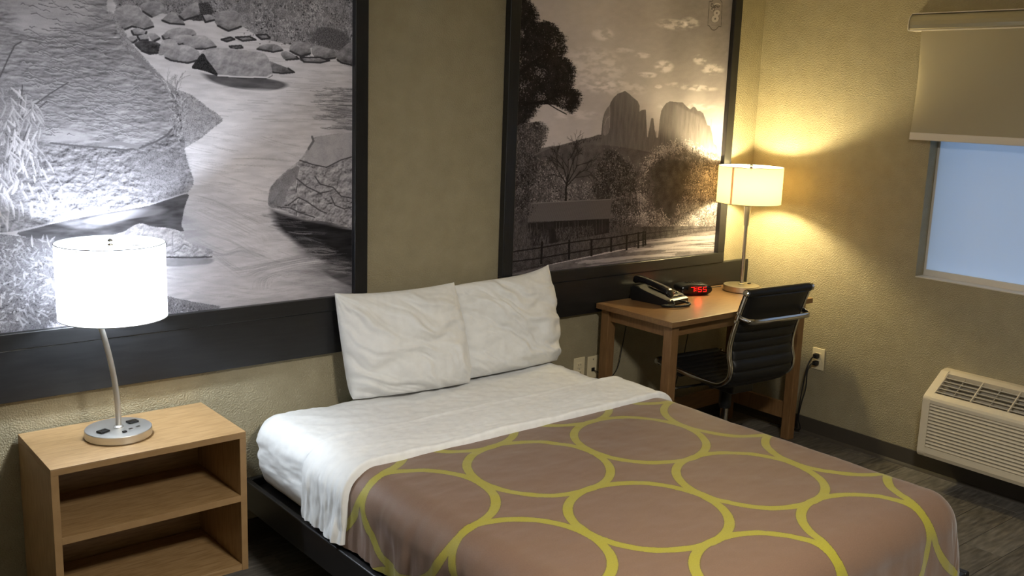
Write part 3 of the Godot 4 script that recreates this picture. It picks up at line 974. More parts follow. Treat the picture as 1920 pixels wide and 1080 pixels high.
# ---------------------------------------------------------------- roller blind
func build_blind():
	var z0 := 0.868
	var z1 := 2.26
	var t := thing("roller_blind", "half lowered tan roller blind with a cassette over the window", "blind", Vector3(0, 0, (z0 + z1) * 0.5))
	var hz := (z1 - z0) * 0.5
	var prof := [Vector2(-0.002, 2.088), Vector2(-0.066, 2.088), Vector2(-0.072, 2.094), Vector2(-0.074, 2.11), Vector2(-0.071, 2.128), Vector2(-0.062, 2.146), Vector2(-0.05, 2.158), Vector2(-0.002, 2.161)]
	part("cassette", prism(prof, -hz + 0.004, hz - 0.004), M.cassette, t)
	var capp := [Vector2(-0.001, 2.084), Vector2(-0.068, 2.084), Vector2(-0.076, 2.092), Vector2(-0.078, 2.11), Vector2(-0.075, 2.13), Vector2(-0.066, 2.149), Vector2(-0.052, 2.162), Vector2(-0.001, 2.165)]
	for e in [[-hz, -hz + 0.004], [hz - 0.004, hz]]: part("end_cap", prism(capp, e[0], e[1]), M.white_plastic, t)
	part("top_trim", rbox(Vector3(0.052, 0.005, 2 * hz - 0.008), 0.001), M.white_plastic, t, Vector3(-0.028, 2.1625, 0))
	part("bottom_trim", rbox(Vector3(0.066, 0.006, 2 * hz - 0.008), 0.001), M.white_plastic, t, Vector3(-0.036, 2.086, 0))
	# cloth, its free edge curling back a little
	var rows := []
	var back := []
	var fz0 := 0.925 - t.position.z
	var fz1 := 2.205 - t.position.z
	for i in 25:
		var v := float(i) / 24
		var y: float = lerp(1.615, 2.084, v)
		var row := []
		for j in 49:
			var u := pow(float(j) / 48, 1.6)
			var z: float = lerp(fz0, fz1, u)
			var curl: float = 0.014 * exp(-(z - fz0) / 0.022) * sin(PI * clamp(v * 1.05, 0.0, 1.0))
			row.append(Vector3(-0.052 + curl, y, z))
		rows.append(row)
	var m: StandardMaterial3D = M.blind
	part("blind_cloth", sheet(rows), m, t)
	part("bottom_bar", rbox(Vector3(0.014, 0.034, 1.296), 0.003, 2), M.white_plastic, t, Vector3(-0.052, 1.6055, 1.5735 - t.position.z))

# ---------------------------------------------------------------- desk phone
func build_phone():
	var t := thing("telephone", "black corded desk telephone with handset and coiled cord on the desk", "telephone", Vector3(-0.875, 0.7605, 0.165), 0.12)
	var w := 0.17
	part("phone_body", prism([Vector2(-0.115, 0.062), Vector2(-0.095, 0.07), Vector2(0.10, 0.030), Vector2(0.112, 0.024), Vector2(0.112, 0.008), Vector2(0.105, 0.0), Vector2(-0.105, 0.0), Vector2(-0.115, 0.01)], -w * 0.5, w * 0.5), M.black_plastic, t, Vector3.ZERO, Vector3(0, -PI / 2, 0))
	var kp := part("keypad_panel", rbox(Vector3(0.095, 0.003, 0.155), 0.0012), M.phone_face, t, Vector3(0.032, 0.0535, 0.012), Vector3(0.202, 0, 0))
	for r in 5:
		for c in 3:
			part("key", rbox(Vector3(0.014, 0.006, 0.010), 0.002), M.black_gloss, kp, Vector3(-0.024 + c * 0.024, 0.004, -0.020 + r * 0.018))
	# handset lies lengthwise in its cradle on the left
	var hs := part("handset", handset_mesh(), M.black_gloss, t, Vector3(-0.055, 0.0, 0.0))
	# coiled cord from the handset round to the body
	var path := curve([Vector3(-0.055, 0.028, 0.112), Vector3(-0.06, 0.012, 0.13), Vector3(-0.085, 0.009, 0.125), Vector3(-0.115, 0.009, 0.10), Vector3(-0.10, 0.009, 0.145), Vector3(-0.04, 0.009, 0.172), Vector3(0.02, 0.009, 0.165), Vector3(0.03, 0.012, 0.145), Vector3(0.012, 0.02, 0.113)], 0.004)
	var st := begin()
	var coil := PackedVector3Array()
	var tot := path.size()
	for i in tot * 5:
		var f := float(i) / 5.0
		var a := int(f)
		if a >= tot - 1: break
		var p := path[a].lerp(path[a + 1], f - a)
		var d := (path[a + 1] - path[a]).normalized()
		var s := d.cross(Vector3.UP).normalized()
		var u := s.cross(d)
		var ph := f * 0.004 / 0.0048 * TAU
		coil.append(p + (s * cos(ph) + u * sin(ph)) * 0.0048)
	add_tube(st, coil, 0.0017, 5)
	part("coiled_cord", commit(st), M.black_rubber, hs, -hs.position)

func handset_mesh() -> ArrayMesh:
	var st := begin()
	var rows := []
	var n := 30
	for i in n + 1:
		var f := float(i) / n
		var z: float = lerp(-0.112, 0.112, f)
		var e := pow(absf(2 * f - 1), 3.0)
		var slope := 0.0585 - z * 0.20
		var yc := slope + 0.034 - 0.016 * e - (0.0 if e < 0.9 else (e - 0.9) * 0.06)
		var hh := 0.0135 + 0.0105 * e
		var hw := 0.025 + 0.004 * e
		if i == 0 or i == n: hh *= 0.35; hw *= 0.6
		elif i == 1 or i == n - 1: hh *= 0.8; hw *= 0.9
		var row := []
		for k in 18:
			var a := TAU * k / 18
			row.append(Vector3(signf(cos(a)) * pow(absf(cos(a)), 0.6) * hw, yc + signf(sin(a)) * pow(absf(sin(a)), 0.7) * hh, z))
		rows.append(row)
	add_sheet(st, rows, true, false)
	for e in [0, n]:
		var c := Vector3.ZERO
		for p in rows[e]: c += p / 18.0
		for k in 18: tri(st, c, rows[e][k], rows[e][(k + 1) % 18])
	return commit(st)

# ---------------------------------------------------------------- clock radio
func build_clock():
	var t := thing("clock_radio", "black oval clock radio with red digits reading 7:55 on the desk", "clock", Vector3(-0.585, 0.7605, 0.125), -0.42)
	# body: oval front tapering to the back
	var st := begin()
	var rows := []
	for i in 15:
		var f := float(i) / 14
		var z: float = lerp(0.052, -0.062, f)
		var sc: float = sqrt(max(0.0, 1.0 - pow(max(0.0, f - 0.15) / 0.87, 2.6)))
		if i == 0: sc = 0.94
		var row := []
		for k in 36:
			var a := TAU * k / 36
			row.append(Vector3(signf(cos(a)) * pow(absf(cos(a)), 0.8) * 0.088 * lerp(0.8, 1.0, sc), 0.030 + signf(sin(a)) * pow(absf(sin(a)), 0.8) * 0.030 * lerp(0.55, 1.0, sc), z))
		rows.append(row)
	add_sheet(st, rows, true, false)
	for k in 36: tri(st, Vector3(0, 0.030, -0.064), rows[14][(k + 1) % 36], rows[14][k])
	part("case", commit(st), M.black_plastic, t)
	var fr := []
	for sc in [[1.0, 0.052], [0.9, 0.056], [0.0, 0.0562]]:
		var row := []
		for k in 36:
			var a := TAU * k / 36
			row.append(Vector3(signf(cos(a)) * pow(absf(cos(a)), 0.8) * 0.083 * sc[0], 0.030 + signf(sin(a)) * pow(absf(sin(a)), 0.8) * 0.028 * sc[0], sc[1]))
		fr.append(row)
	var face := part("face", sheet(fr, true, false), M.black_gloss, t)
	part("display_window", rbox(Vector3(0.104, 0.034, 0.002), 0.0008), plain(srgb(26, 8, 9), 0.12), face, Vector3(0.004, 0.033, 0.0568))
	# seven-segment digits 7 : 5 5
	var red := glow(Color(1.0, 0.10, 0.10), 1.3)
	var segs := {"7": "abc", "5": "afgcd"}
	var x := -0.034
	for ch in ["7", ":", "5", "5"]:
		var ds := begin()
		var hw := 0.0088
		var hh := 0.0112
		if ch == ":":
			for y in [-0.005, 0.005]: add_rbox(ds, Vector3(x - 0.003, 0.033 + y, 0.0585), Vector3(0.0036, 0.0036, 0.001), 0.0003)
		else:
			for sgm in segs[ch]:
				var cx := x + 0.009
				match sgm:
					"a": add_rbox(ds, Vector3(cx, 0.033 + hh, 0.0585), Vector3(2 * hw, 0.0030, 0.001), 0.0003)
					"g": add_rbox(ds, Vector3(cx, 0.033, 0.0585), Vector3(2 * hw, 0.0030, 0.001), 0.0003)
					"d": add_rbox(ds, Vector3(cx, 0.033 - hh, 0.0585), Vector3(2 * hw, 0.0030, 0.001), 0.0003)
					"b": add_rbox(ds, Vector3(cx + hw, 0.033 + hh * 0.5, 0.0585), Vector3(0.0030, hh, 0.001), 0.0003)
					"c": add_rbox(ds, Vector3(cx + hw, 0.033 - hh * 0.5, 0.0585), Vector3(0.0030, hh, 0.001), 0.0003)
					"f": add_rbox(ds, Vector3(cx - hw, 0.033 + hh * 0.5, 0.0585), Vector3(0.0030, hh, 0.001), 0.0003)
		ds.index()
		part("display_digit", ds.commit(), red, face)
		x += 0.012 if ch == ":" else 0.027
		if ch == "7": x += 0.002
	for k in 5:
		part("button", rbox(Vector3(0.012, 0.003, 0.02), 0.001), M.black_gloss, t, Vector3(-0.034 + k * 0.017, 0.0605, -0.002))
	var l := OmniLight3D.new()
	l.name = "display_light"
	l.light_color = Color(1.0, 0.12, 0.10)
	l.light_energy = 0.0025
	l.light_size = 0.02
	l.omni_range = 4.0
	l.omni_attenuation = 2.0
	l.shadow_enabled = true
	t.add_child(l)
	l.position = Vector3(0.004, 0.033, 0.072)

# ---------------------------------------------------------------- outlets and cords
func wall_plate(label: String, at: Vector3, turn: float, duplex: bool) -> Node3D:
	var t := thing("wall_outlet", label, "outlet", at, turn, "wall outlet plates")
	part("cover_plate", rbox(Vector3(0.072, 0.115, 0.006), 0.002, 2), M.ivory, t, Vector3(0, 0, 0.0035))
	if duplex:
		for y in [-0.0195, 0.0195]:
			var s := part("receptacle", rbox(Vector3(0.033, 0.028, 0.004), 0.0018, 2), M.ivory, t, Vector3(0, y, 0.007))
			for dx in [-0.0065, 0.0065]: part("slot", rbox(Vector3(0.0025, 0.008, 0.001), 0.0003), M.black_rubber, s, Vector3(dx, 0.003, 0.0021))
	else:
		part("phone_jack", rbox(Vector3(0.02, 0.018, 0.005), 0.001), M.black_rubber, t, Vector3(0, -0.01, 0.0075))
	part("screw", lathe([[0, 0.0015], [0.003, 0.001], [0.0034, 0], [0, 0]], 10), M.nickel, t, Vector3(0, 0.0 if duplex else 0.042, 0.0068), Vector3(PI / 2, 0, 0))
	return t

func plug(label: String, at: Vector3, path: Array):
	var t := thing("power_plug", label, "plug", at, 0.0, "black plugs in the wall outlet")
	var st := begin()
	add_rbox(st, Vector3(-0.016, 0, 0), Vector3(0.030, 0.024, 0.028), 0.007, 3)
	st.index()
	part("plug_body", st.commit(), M.black_rubber, t)
	var pts := []
	for p in path: pts.append(p - at)
	part("cord", tube(curve(pts, 0.012), 0.0033, 8), M.black_rubber, t)

func build_outlets():
	wall_plate("ivory duplex outlet with two black plugs on the wall beside the desk", Vector3(0, 0.421, 0.523), -PI / 2, true)
	wall_plate("ivory duplex outlet low on the wall next to the bed's pillows", Vector3(-1.243, 0.43, 0), 0.0, true)
	wall_plate("ivory jack plate with a thin black cord on the wall by the desk leg", Vector3(-1.150, 0.425, 0), 0.0, false)
	plug("black plug in the upper socket of the outlet beside the desk", Vector3(-0.0095, 0.4405, 0.523), [Vector3(-0.038, 0.440, 0.523), Vector3(-0.062, 0.432, 0.521), Vector3(-0.085, 0.39, 0.516), Vector3(-0.095, 0.30, 0.508), Vector3(-0.098, 0.20, 0.50), Vector3(-0.08, 0.10, 0.48), Vector3(-0.05, 0.02, 0.45), Vector3(-0.06, 0.012, 0.30)])
	plug("black plug in the lower socket of the outlet beside the desk", Vector3(-0.0095, 0.4015, 0.523), [Vector3(-0.038, 0.401, 0.523), Vector3(-0.07, 0.398, 0.522), Vector3(-0.088, 0.36, 0.52), Vector3(-0.086, 0.27, 0.518), Vector3(-0.097, 0.19, 0.508), Vector3(-0.085, 0.10, 0.49), Vector3(-0.04, 0.02, 0.47), Vector3(-0.04, 0.012, 0.33)])
	var c := part("phone_cord", tube(curve([Vector3(-1.15, 0.413, 0.012), Vector3(-1.13, 0.40, 0.025), Vector3(-1.07, 0.36, 0.03), Vector3(-1.0, 0.40, 0.027), Vector3(-0.97, 0.52, 0.026), Vector3(-0.955, 0.68, 0.037), Vector3(-0.95, 0.775, 0.036), Vector3(-0.93, 0.7655, 0.055)], 0.01), 0.0022, 6), M.black_rubber, self)
	tag(c, "thin black phone cord looping from the jack plate up behind the desk", "cord")
	var c2 := part("lamp_cord", tube(curve([Vector3(-0.34, 0.775, 0.118), Vector3(-0.40, 0.7655, 0.08), Vector3(-0.44, 0.765, 0.046), Vector3(-0.452, 0.74, 0.0362), Vector3(-0.47, 0.60, 0.0362), Vector3(-0.50, 0.40, 0.03), Vector3(-0.56, 0.16, 0.034), Vector3(-0.50, 0.012, 0.13), Vector3(-0.3, 0.012, 0.20), Vector3(-0.2, 0.012, 0.22)], 0.012), 0.0024, 6), M.black_rubber, self)
	tag(c2, "black lamp cord hanging down the wall under the desk", "cord")

# ---------------------------------------------------------------- the two prints, drawn tone by tone into a picture of PW x PH
const PW := 1024
const PH := 992
var pb := PackedFloat32Array()
var NF := PackedByteArray()
var NM := PackedByteArray()
var NR := PackedByteArray()
var prng := RandomNumberGenerator.new()

func noise_bytes(freq: float, oct: int, sd: int, fractal: int) -> PackedByteArray:
	var n := FastNoiseLite.new()
	n.noise_type = FastNoiseLite.TYPE_SIMPLEX_SMOOTH
	n.frequency = freq
	n.fractal_type = fractal
	n.fractal_octaves = oct
	n.seed = sd
	var im := n.get_image(1024, 1024)
	im.convert(Image.FORMAT_L8)
	return im.get_data()

func paint_begin():
	prng.seed = 17
	pb.resize(PW * PH)
	if NF.is_empty():
		NF = noise_bytes(0.28, 2, 2, FastNoiseLite.FRACTAL_FBM)
		NM = noise_bytes(0.02, 5, 3, FastNoiseLite.FRACTAL_FBM)
		NR = noise_bytes(0.02, 3, 4, FastNoiseLite.FRACTAL_RIDGED)

# base tones from scattered samples [x, y, tone, ...]
func paint_field(p: Array, m := 0.0, f := 0.0, sx := 1.0, sy := 1.0, flow := 0.0):
	var gw := 65
	var gh := 63
	var g := PackedFloat32Array()
	g.resize(gw * gh)
	for j in gh:
		for i in gw:
			var x := i * 16.0
			var y := j * 16.0
			var a := 0.0
			var b := 0.0
			for k in range(0, p.size(), 3):
				var dx: float = x - p[k]
				var dy: float = y - p[k + 1]
				var w := 1.0 / pow(dx * dx + dy * dy + 400.0, 1.5)
				a += w * p[k + 2]
				b += w
			g[j * gw + i] = a / b
	for y in PH:
		var gj := y / 16
		var fy := (y % 16) / 16.0
		for x in PW:
			var gi := x / 16
			var fx := (x % 16) / 16.0
			var q := gj * gw + gi
			var t := lerpf(lerpf(g[q], g[q + 1], fx), lerpf(g[q + gw], g[q + gw + 1], fx), fy)
			var ix := (int(x * sx + y * flow) & 1023) | ((int(y * sy) & 1023) << 10)
			pb[y * PW + x] = t + m * (NM[ix] / 255.0 - 0.5) + f * (NF[(x & 1023) | ((y & 1023) << 10)] / 255.0 - 0.5)

func poly_points(flat: Array) -> PackedVector2Array:
	var r := PackedVector2Array()
	for k in range(0, flat.size(), 2): r.append(Vector2(flat[k], flat[k + 1]))
	return r

# a closed outline with its corners eased and its edges broken up a little
func rounded(p: PackedVector2Array) -> PackedVector2Array:
	var r := PackedVector2Array()
	var n := p.size()
	for i in n:
		var a := p[(i + n - 1) % n]
		var b := p[i]
		var c := p[(i + 1) % n]
		var d := p[(i + 2) % n]
		for k in 4: r.append(b.cubic_interpolate(c, a, d, k / 4.0))
	return r

# clumps of foliage: each a knot of leaf marks around its own tone, lighter on the side towards the sun
func clumps(flat: Array, count: int, size: float, leaves: int, v0: float, v1: float, sun := Vector2(0.4, -0.9), contrast := 0.22):
	var p := poly_points(flat)
	var bb := Rect2(p[0], Vector2.ZERO)
	for a in p: bb = bb.expand(a)
	var done := 0
	var tries := 0
	while done < count and tries < count * 8:
		tries += 1
		var q := bb.position + Vector2(prng.randf() * bb.size.x, prng.randf() * bb.size.y)
		if not Geometry2D.is_point_in_polygon(q, p): continue
		done += 1
		var tone := prng.randf_range(v0, v1)
		for k in leaves:
			var d := Vector2(prng.randfn(), prng.randfn()) * size * 0.5
			leaf(q.x + d.x, q.y + d.y, prng.randf() * TAU, prng.randf_range(3, 7), 2.8, tone + contrast * d.dot(sun) / size + prng.randf_range(-0.06, 0.06))

# many thin strokes along one path: flowing water, drifting light
func wash(flat: Array, n: int, spread: float, w: float, v: float, al: float):
	for k in n:
		var f := flat.duplicate()
		var ox := prng.randfn() * spread * 2.0
		var oy := prng.randfn() * spread
		for i in range(0, f.size(), 2):
			f[i] += ox + prng.randf_range(-3, 3)
			f[i + 1] += oy + prng.randf_range(-1.5, 1.5)
		var pts := []
		var c := rounded_open(f)
		for a in c: pts.append_array([a.x, a.y])
		stroke(pts, w, v + prng.randf_range(-0.06, 0.06), al)

func rounded_open(flat: Array) -> PackedVector2Array:
	var p := poly_points(flat)
	var r := PackedVector2Array()
	var n := p.size()
	for i in n - 1:
		for k in 5: r.append(p[i].cubic_interpolate(p[i + 1], p[max(i - 1, 0)], p[min(i + 2, n - 1)], k / 5.0))
	r.append(p[n - 1])
	return r

# fills an outline: v tone, g tone lost from top to bottom, m/f/r/e amounts of coarse, fine, crack and relief grain, jit ragged edge, hole share left open, mix strength
func shape(flat: Array, o: Dictionary):
	var p := poly_points(flat) if o.get("raw", false) else rounded(poly_points(flat))
	var n := p.size()
	var y0 := 1e9
	var y1 := -1e9
	for a in p:
		y0 = min(y0, a.y)
		y1 = max(y1, a.y)
	var v: float = o.get("v", 0.5)
	var g: float = o.get("g", 0.0)
	var m: float = o.get("m", 0.0)
	var f: float = o.get("f", 0.0)
	var r: float = o.get("r", 0.0)
	var e: float = o.get("e", 0.0)
	var sx: float = o.get("sx", 1.0)
	var sy: float = o.get("sy", 1.0)
	var fs: float = o.get("fs", 1.0)
	var jit: float = o.get("jit", 0.0)
	var hole: float = o.get("hole", 0.0)
	var mixa: float = o.get("mix", 1.0)
	var soft: float = o.get("soft", 0.0)
	for y in range(max(0, int(y0) - 1), min(PH, int(y1) + 2)):
		var xs := []
		for i in n:
			var a := p[i]
			var b := p[(i + 1) % n]
			if (a.y <= y) != (b.y <= y):
				var j := (NF[((y * 3 + i * 57) & 1023) | ((i * 71 & 1023) << 10)] / 255.0 - 0.5) * jit
				xs.append(a.x + (b.x - a.x) * (y - a.y) / (b.y - a.y) + j)
		xs.sort()
		var ty: float = (y - y0) / max(1.0, y1 - y0)
		var base: float = v - g * ty
		for k in range(0, xs.size() - 1, 2):
			var xa: int = max(0, int(xs[k]))
			var xb: int = min(PW - 1, int(xs[k + 1]))
			for x in range(xa, xb + 1):
				var fi: int = (int(x * fs) & 1023) | ((int(y * fs) & 1023) << 10)
				var fn := NF[fi] / 255.0
				if hole > 0.0:
					var edge: float = min(x - xs[k], xs[k + 1] - x)
					var h: float = hole * (1.0 + 1.3 * clampf(1.0 - edge / 26.0, 0.0, 1.0))
					if fn * 0.6 + 0.4 * NM[((x * 3) & 1023) | (((y * 3) & 1023) << 10)] / 255.0 < h: continue
				var ix: int = int(x * sx) & 1023
				var iy: int = (int(y * sy) & 1023) << 10
				var t: float = base + f * (fn - 0.5)
				if m > 0.0: t += m * (NM[ix | iy] / 255.0 - 0.5)
				if e > 0.0: t += e * (NM[ix | iy] - NM[((ix + 2) & 1023) | ((int((y + 3) * sy) & 1023) << 10)]) / 50.0
				if r > 0.0: t -= r * maxf(0.0, (NR[ix | iy] - 175.0) / 80.0)
				var al := mixa
				if soft > 0.0: al *= clampf(minf(x - xs[k], xs[k + 1] - x) / soft, 0.0, 1.0) * clampf(minf(y - y0, y1 - y) / (soft * 0.5), 0.0, 1.0)
				var q := y * PW + x
				pb[q] = lerpf(pb[q], t, al)

func stroke(flat: Array, w: float, v: float, al := 1.0, w_end := -1.0):
	var tot := flat.size() / 2 - 1
	for k in tot:
		var a := Vector2(flat[2 * k], flat[2 * k + 1])
		var b := Vector2(flat[2 * k + 2], flat[2 * k + 3])
		var n: int = max(1, int(a.distance_to(b)))
		for i in n + 1:
			var t := float(i) / n
			var p := a.lerp(b, t)
			var ww: float = w if w_end < 0 else lerp(w, w_end, (k + t) / tot)
			var h: float = max(0.5, ww * 0.5)
			for y in range(max(0, int(p.y - h + 0.5)), min(PH, int(p.y + h + 0.5))):
				for x in range(max(0, int(p.x - h + 0.5)), min(PW, int(p.x + h + 0.5))):
					pb[y * PW + x] = lerpf(pb[y * PW + x], v, al)

func leaf(x: float, y: float, ang: float, len: float, w: float, v: float):
	var d := Vector2(cos(ang), sin(ang))
	var pr := Vector2(-d.y, d.x)
	var bend := prng.randf_range(-0.15, 0.15) * len
	for i in int(len) + 1:
		var t := i / len
		var c := Vector2(x, y) + d * i + pr * bend * t * t
		var h := w * 0.5 * sin(PI * clampf(t * 0.9 + 0.08, 0.0, 1.0))
		for k in range(-int(h), int(h) + 1):
			var q := c + pr * k
			if q.x >= 0 and q.y >= 0 and q.x < PW and q.y < PH:
				pb[int(q.y) * PW + int(q.x)] = v - (0.16 if k > 0 else 0.0)

# count short leaf marks inside an outline
func scatter(flat: Array, count: int, len0: float, len1: float, w: float, v0: float, v1: float, ang0: float, ang1: float):
	var p := poly_points(flat)
	var bb := Rect2(p[0], Vector2.ZERO)
	for a in p: bb = bb.expand(a)
	var done := 0
	var tries := 0
	while done < count and tries < count * 6:
		tries += 1
		var q := bb.position + Vector2(prng.randf() * bb.size.x, prng.randf() * bb.size.y)
		if Geometry2D.is_point_in_polygon(q, p):
			leaf(q.x, q.y, prng.randf_range(ang0, ang1), prng.randf_range(len0, len1), w, prng.randf_range(v0, v1))
			done += 1

func cloud(cx: float, cy: float, rx: float, ry: float, dv: float):
	for y in range(max(0, int(cy - ry)), min(PH, int(cy + ry))):
		for x in range(max(0, int(cx - rx)), min(PW, int(cx + rx))):
			var a := (x - cx) / rx
			var b := (y - cy) / ry
			var f := 1.0 - a * a - b * b
			if f > 0.0:
				var nn := NM[(int(x * 0.8 + y * 0.9) & 1023) | ((int(y * 2.2 - x * 0.25) & 1023) << 10)] / 255.0
				pb[y * PW + x] += dv * smoothstep(0.0, 0.8, f) * smoothstep(0.25, 0.7, nn) * 1.2

func boulder(flat: Array, v: float, g := 0.22):
	shape(flat, {"v": v, "g": g, "m": 0.22, "f": 0.08, "e": 0.07, "sx": 1.3, "sy": 1.5, "jit": 3.0})
	# wet dark line where it meets the water
	var p := poly_points(flat)
	var yb := -1e9
	for a in p: yb = max(yb, a.y)
	for i in p.size():
		var a := p[i]
		var b := p[(i + 1) % p.size()]
		if a.y > yb - 16 and b.y > yb - 16: stroke([a.x, a.y, b.x, b.y], 4.0, 0.16, 0.7)

func twig(x: float, y: float, ang: float, len: float, depth: int, v: float, w: float):
	var d := Vector2(cos(ang), sin(ang)) * len
	stroke([x, y, x + d.x * 0.5 + prng.randf_range(-2, 2), y + d.y * 0.5, x + d.x, y + d.y], w, v, 0.85, max(1.0, w * 0.6))
	if depth > 0:
		for k in prng.randi_range(2, 3):
			var t := prng.randf_range(0.45, 1.0)
			twig(x + d.x * t, y + d.y * t, ang + prng.randf_range(-0.75, 0.75), len * prng.randf_range(0.5, 0.75), depth - 1, v, max(1.0, w * 0.62))

func paint_end(dark: Color, light: Color) -> ImageTexture:
	var data := PackedByteArray()
	data.resize(PW * PH * 3)
	for i in PW * PH:
		var c := pb[i]
		if i > PW and i < PW * (PH - 1): c = c * 0.52 + 0.12 * (pb[i - 1] + pb[i + 1] + pb[i - PW] + pb[i + PW])
		c = clampf(c, 0.012, 0.99)
		var t := pow(c, 0.72) * (1.0 - 0.55 * exp(-c * 5.5))
		data[i * 3] = int(255.0 * lerpf(dark.r, light.r, t))
		data[i * 3 + 1] = int(255.0 * lerpf(dark.g, light.g, t))
		data[i * 3 + 2] = int(255.0 * lerpf(dark.b, light.b, t))
	return ImageTexture.create_from_image(Image.create_from_data(PW, PH, false, Image.FORMAT_RGB8, data))

func paint_river() -> ImageTexture:
	paint_begin()
	# water
	paint_field([665, 607, 0.92, 653, 499, 0.9, 560, 397, 0.84, 771, 429, 0.88, 862, 358, 0.84, 957, 410, 0.8, 990, 488, 0.66, 861, 553, 0.86, 925, 524, 0.82, 722, 677, 0.92, 619, 742, 0.8, 705, 774, 0.82, 795, 851, 0.8, 644, 910, 0.74, 732, 976, 0.74, 857, 990, 0.72, 956, 969, 0.6, 990, 881, 0.2, 923, 816, 0.2, 1025, 1007, 0.45, 547, 847, 0.66, 477, 895, 0.66, 535, 791, 0.5, 700, 299, 0.86, 832, 318, 0.82, 957, 361, 0.86, 1093, 613, 0.7, 1090, 319, 0.7, 243, 600, 0.7], 0.20, 0.05, 0.55, 3.2, 0.25)
	# flow lines in the quick water
	for k in 260:
		var x := prng.randf_range(420, 1024)
		var y := prng.randf_range(520, 990)
		var v := prng.randf_range(0.35, 0.85)
		var l := prng.randf_range(40, 150)
		var s := prng.randf_range(0.05, 0.5)
		wash([x, y, x + l * 0.5, y + l * 0.5 * s - 3, x + l, y + l * s * 0.7], 3, 2.5, 1.6, v, 0.10)
	for k in 160:
		var x := prng.randf_range(640, 1020)
		var y := prng.randf_range(250, 520)
		stroke([x, y, x + prng.randf_range(20, 80), y + prng.randf_range(-2, 3)], 2.0, prng.randf_range(0.45, 0.7), 0.18)
	for k in 90:
		var q = [925, 439]
		var x: float = q[0] + prng.randf_range(-30, 110)
		var y: float = q[1] + prng.randf_range(-22, 90)
		wash([x, y, x + 20, y + 1, x + prng.randf_range(30, 70), y + prng.randf_range(-2, 2)], 2, 2.0, 2.0, 0.30, 0.22)
	# far bank: brush and stones
	shape([405, -1, 1121, -105, 1125, 346, 925, 316, 832, 308, 758, 296, 708, 273, 631, 263, 538, 259, 437, 245, 395, 239], {"v": 0.48, "m": 0.30, "f": 0.42, "sx": 2.0, "sy": 2.0, "jit": 14.0})
	clumps([692, 19, 1071, -30, 1073, 312, 863, 303, 729, 278], 260, 26.0, 26, 0.3, 0.72)
	scatter([692, 19, 1071, -30, 1073, 312, 863, 303, 729, 278], 1200, 4, 11, 2.0, 0.3, 0.85, -2.2, -0.9)
	clumps([403, 57, 692, 19, 687, 248, 539, 241, 396, 222], 160, 22.0, 24, 0.3, 0.7)
	shape([571, 263, 585, 231, 619, 222, 632, 246, 611, 264], {"v": 0.22, "f": 0.4, "jit": 12.0})
	shape([886, 295, 926, 258, 1006, 267, 1024, 294, 990, 317], {"v": 0.3, "f": 0.45, "jit": 14.0, "hole": 0.25})
	for s in [[456, 239, 481, 230, 503, 232, 510, 249, 480, 266, 459, 255], [504, 272, 528, 250, 545, 261, 558, 278, 522, 278], [636, 257, 648, 241, 687, 235, 704, 250, 704, 273, 670, 286, 642, 275], [604, 254, 625, 250, 634, 262, 611, 269], [546, 259, 565, 237, 592, 224, 594, 255, 557, 268]]:
		boulder(s, 0.62)
	for s in [[838, 326, 846, 304, 866, 300, 889, 304, 897, 329, 870, 338], [902, 328, 908, 309, 933, 309, 969, 319, 972, 337, 928, 344], [977, 341, 990, 313, 1036, 287, 1057, 335, 1036, 356, 990, 349], [812, 333, 829, 327, 856, 339, 863, 345, 826, 349], [867, 341, 925, 338, 954, 345, 925, 352, 878, 352], [746, 326, 769, 312, 802, 312, 817, 325, 790, 331]]:
		boulder(s, 0.60, 0.3)
	for s in [[651, 308, 675, 301, 686, 305, 665, 312], [689, 300, 726, 296, 743, 303, 707, 308], [744, 291, 773, 288, 782, 297, 758, 301], [672, 323, 703, 320, 707, 325, 680, 328]]:
		boulder(s, 0.52, 0.2)
	for s in [[391, 267, 403, 250, 425, 242, 447, 245, 459, 258, 476, 271, 483, 288, 460, 296, 433, 291, 413, 300, 396, 287], [431, 301, 445, 293, 466, 301, 462, 309, 435, 310], [418, 319, 435, 312, 444, 320, 434, 328, 422, 326], [444, 313, 467, 306, 469, 320, 449, 322], [470, 306, 485, 303, 497, 314, 482, 323], [503, 309, 519, 294, 544, 286, 574, 287, 585, 294, 582, 303, 536, 309, 508, 317]]:
		boulder(s, 0.66, 0.2)
	boulder([436, 328, 467, 321, 497, 327, 496, 348, 471, 352, 453, 346], 0.30, 0.2)
	for s in [[519, 313, 556, 302, 579, 304, 565, 320, 544, 327], [495, 354, 500, 324, 513, 315, 530, 315, 541, 327, 530, 337], [553, 326, 574, 305, 601, 300, 619, 307, 637, 326, 609, 333, 575, 335], [509, 346, 536, 330, 560, 326, 591, 339, 593, 360, 564, 369, 524, 365, 509, 359]]:
		boulder(s, 0.70, 0.25)
	boulder([779, 356, 801, 360, 832, 370, 850, 380, 816, 384, 783, 382], 0.50)
	# the big boulder and its dark reflection
	shape([590, 385, 628, 394, 786, 399, 839, 414, 771, 432, 669, 424, 607, 408], {"v": 0.18, "m": 0.2, "sx": 0.6, "sy": 3.0, "soft": 20.0, "mix": 0.85})
	boulder([599, 341, 630, 329, 686, 328, 728, 331, 760, 334, 775, 346, 785, 372, 786, 390, 768, 398, 698, 400, 642, 396, 626, 381, 604, 359], 0.66, 0.16)
	shape([574, 380, 583, 365, 602, 344, 613, 359, 626, 374, 640, 396, 614, 388, 590, 383], {"v": 0.14, "r": 0.1, "f": 0.25, "sx": 2.0, "sy": 2.0})
	stroke([640, 396, 698, 397, 771, 396, 785, 388], 4.0, 0.85, 0.6)
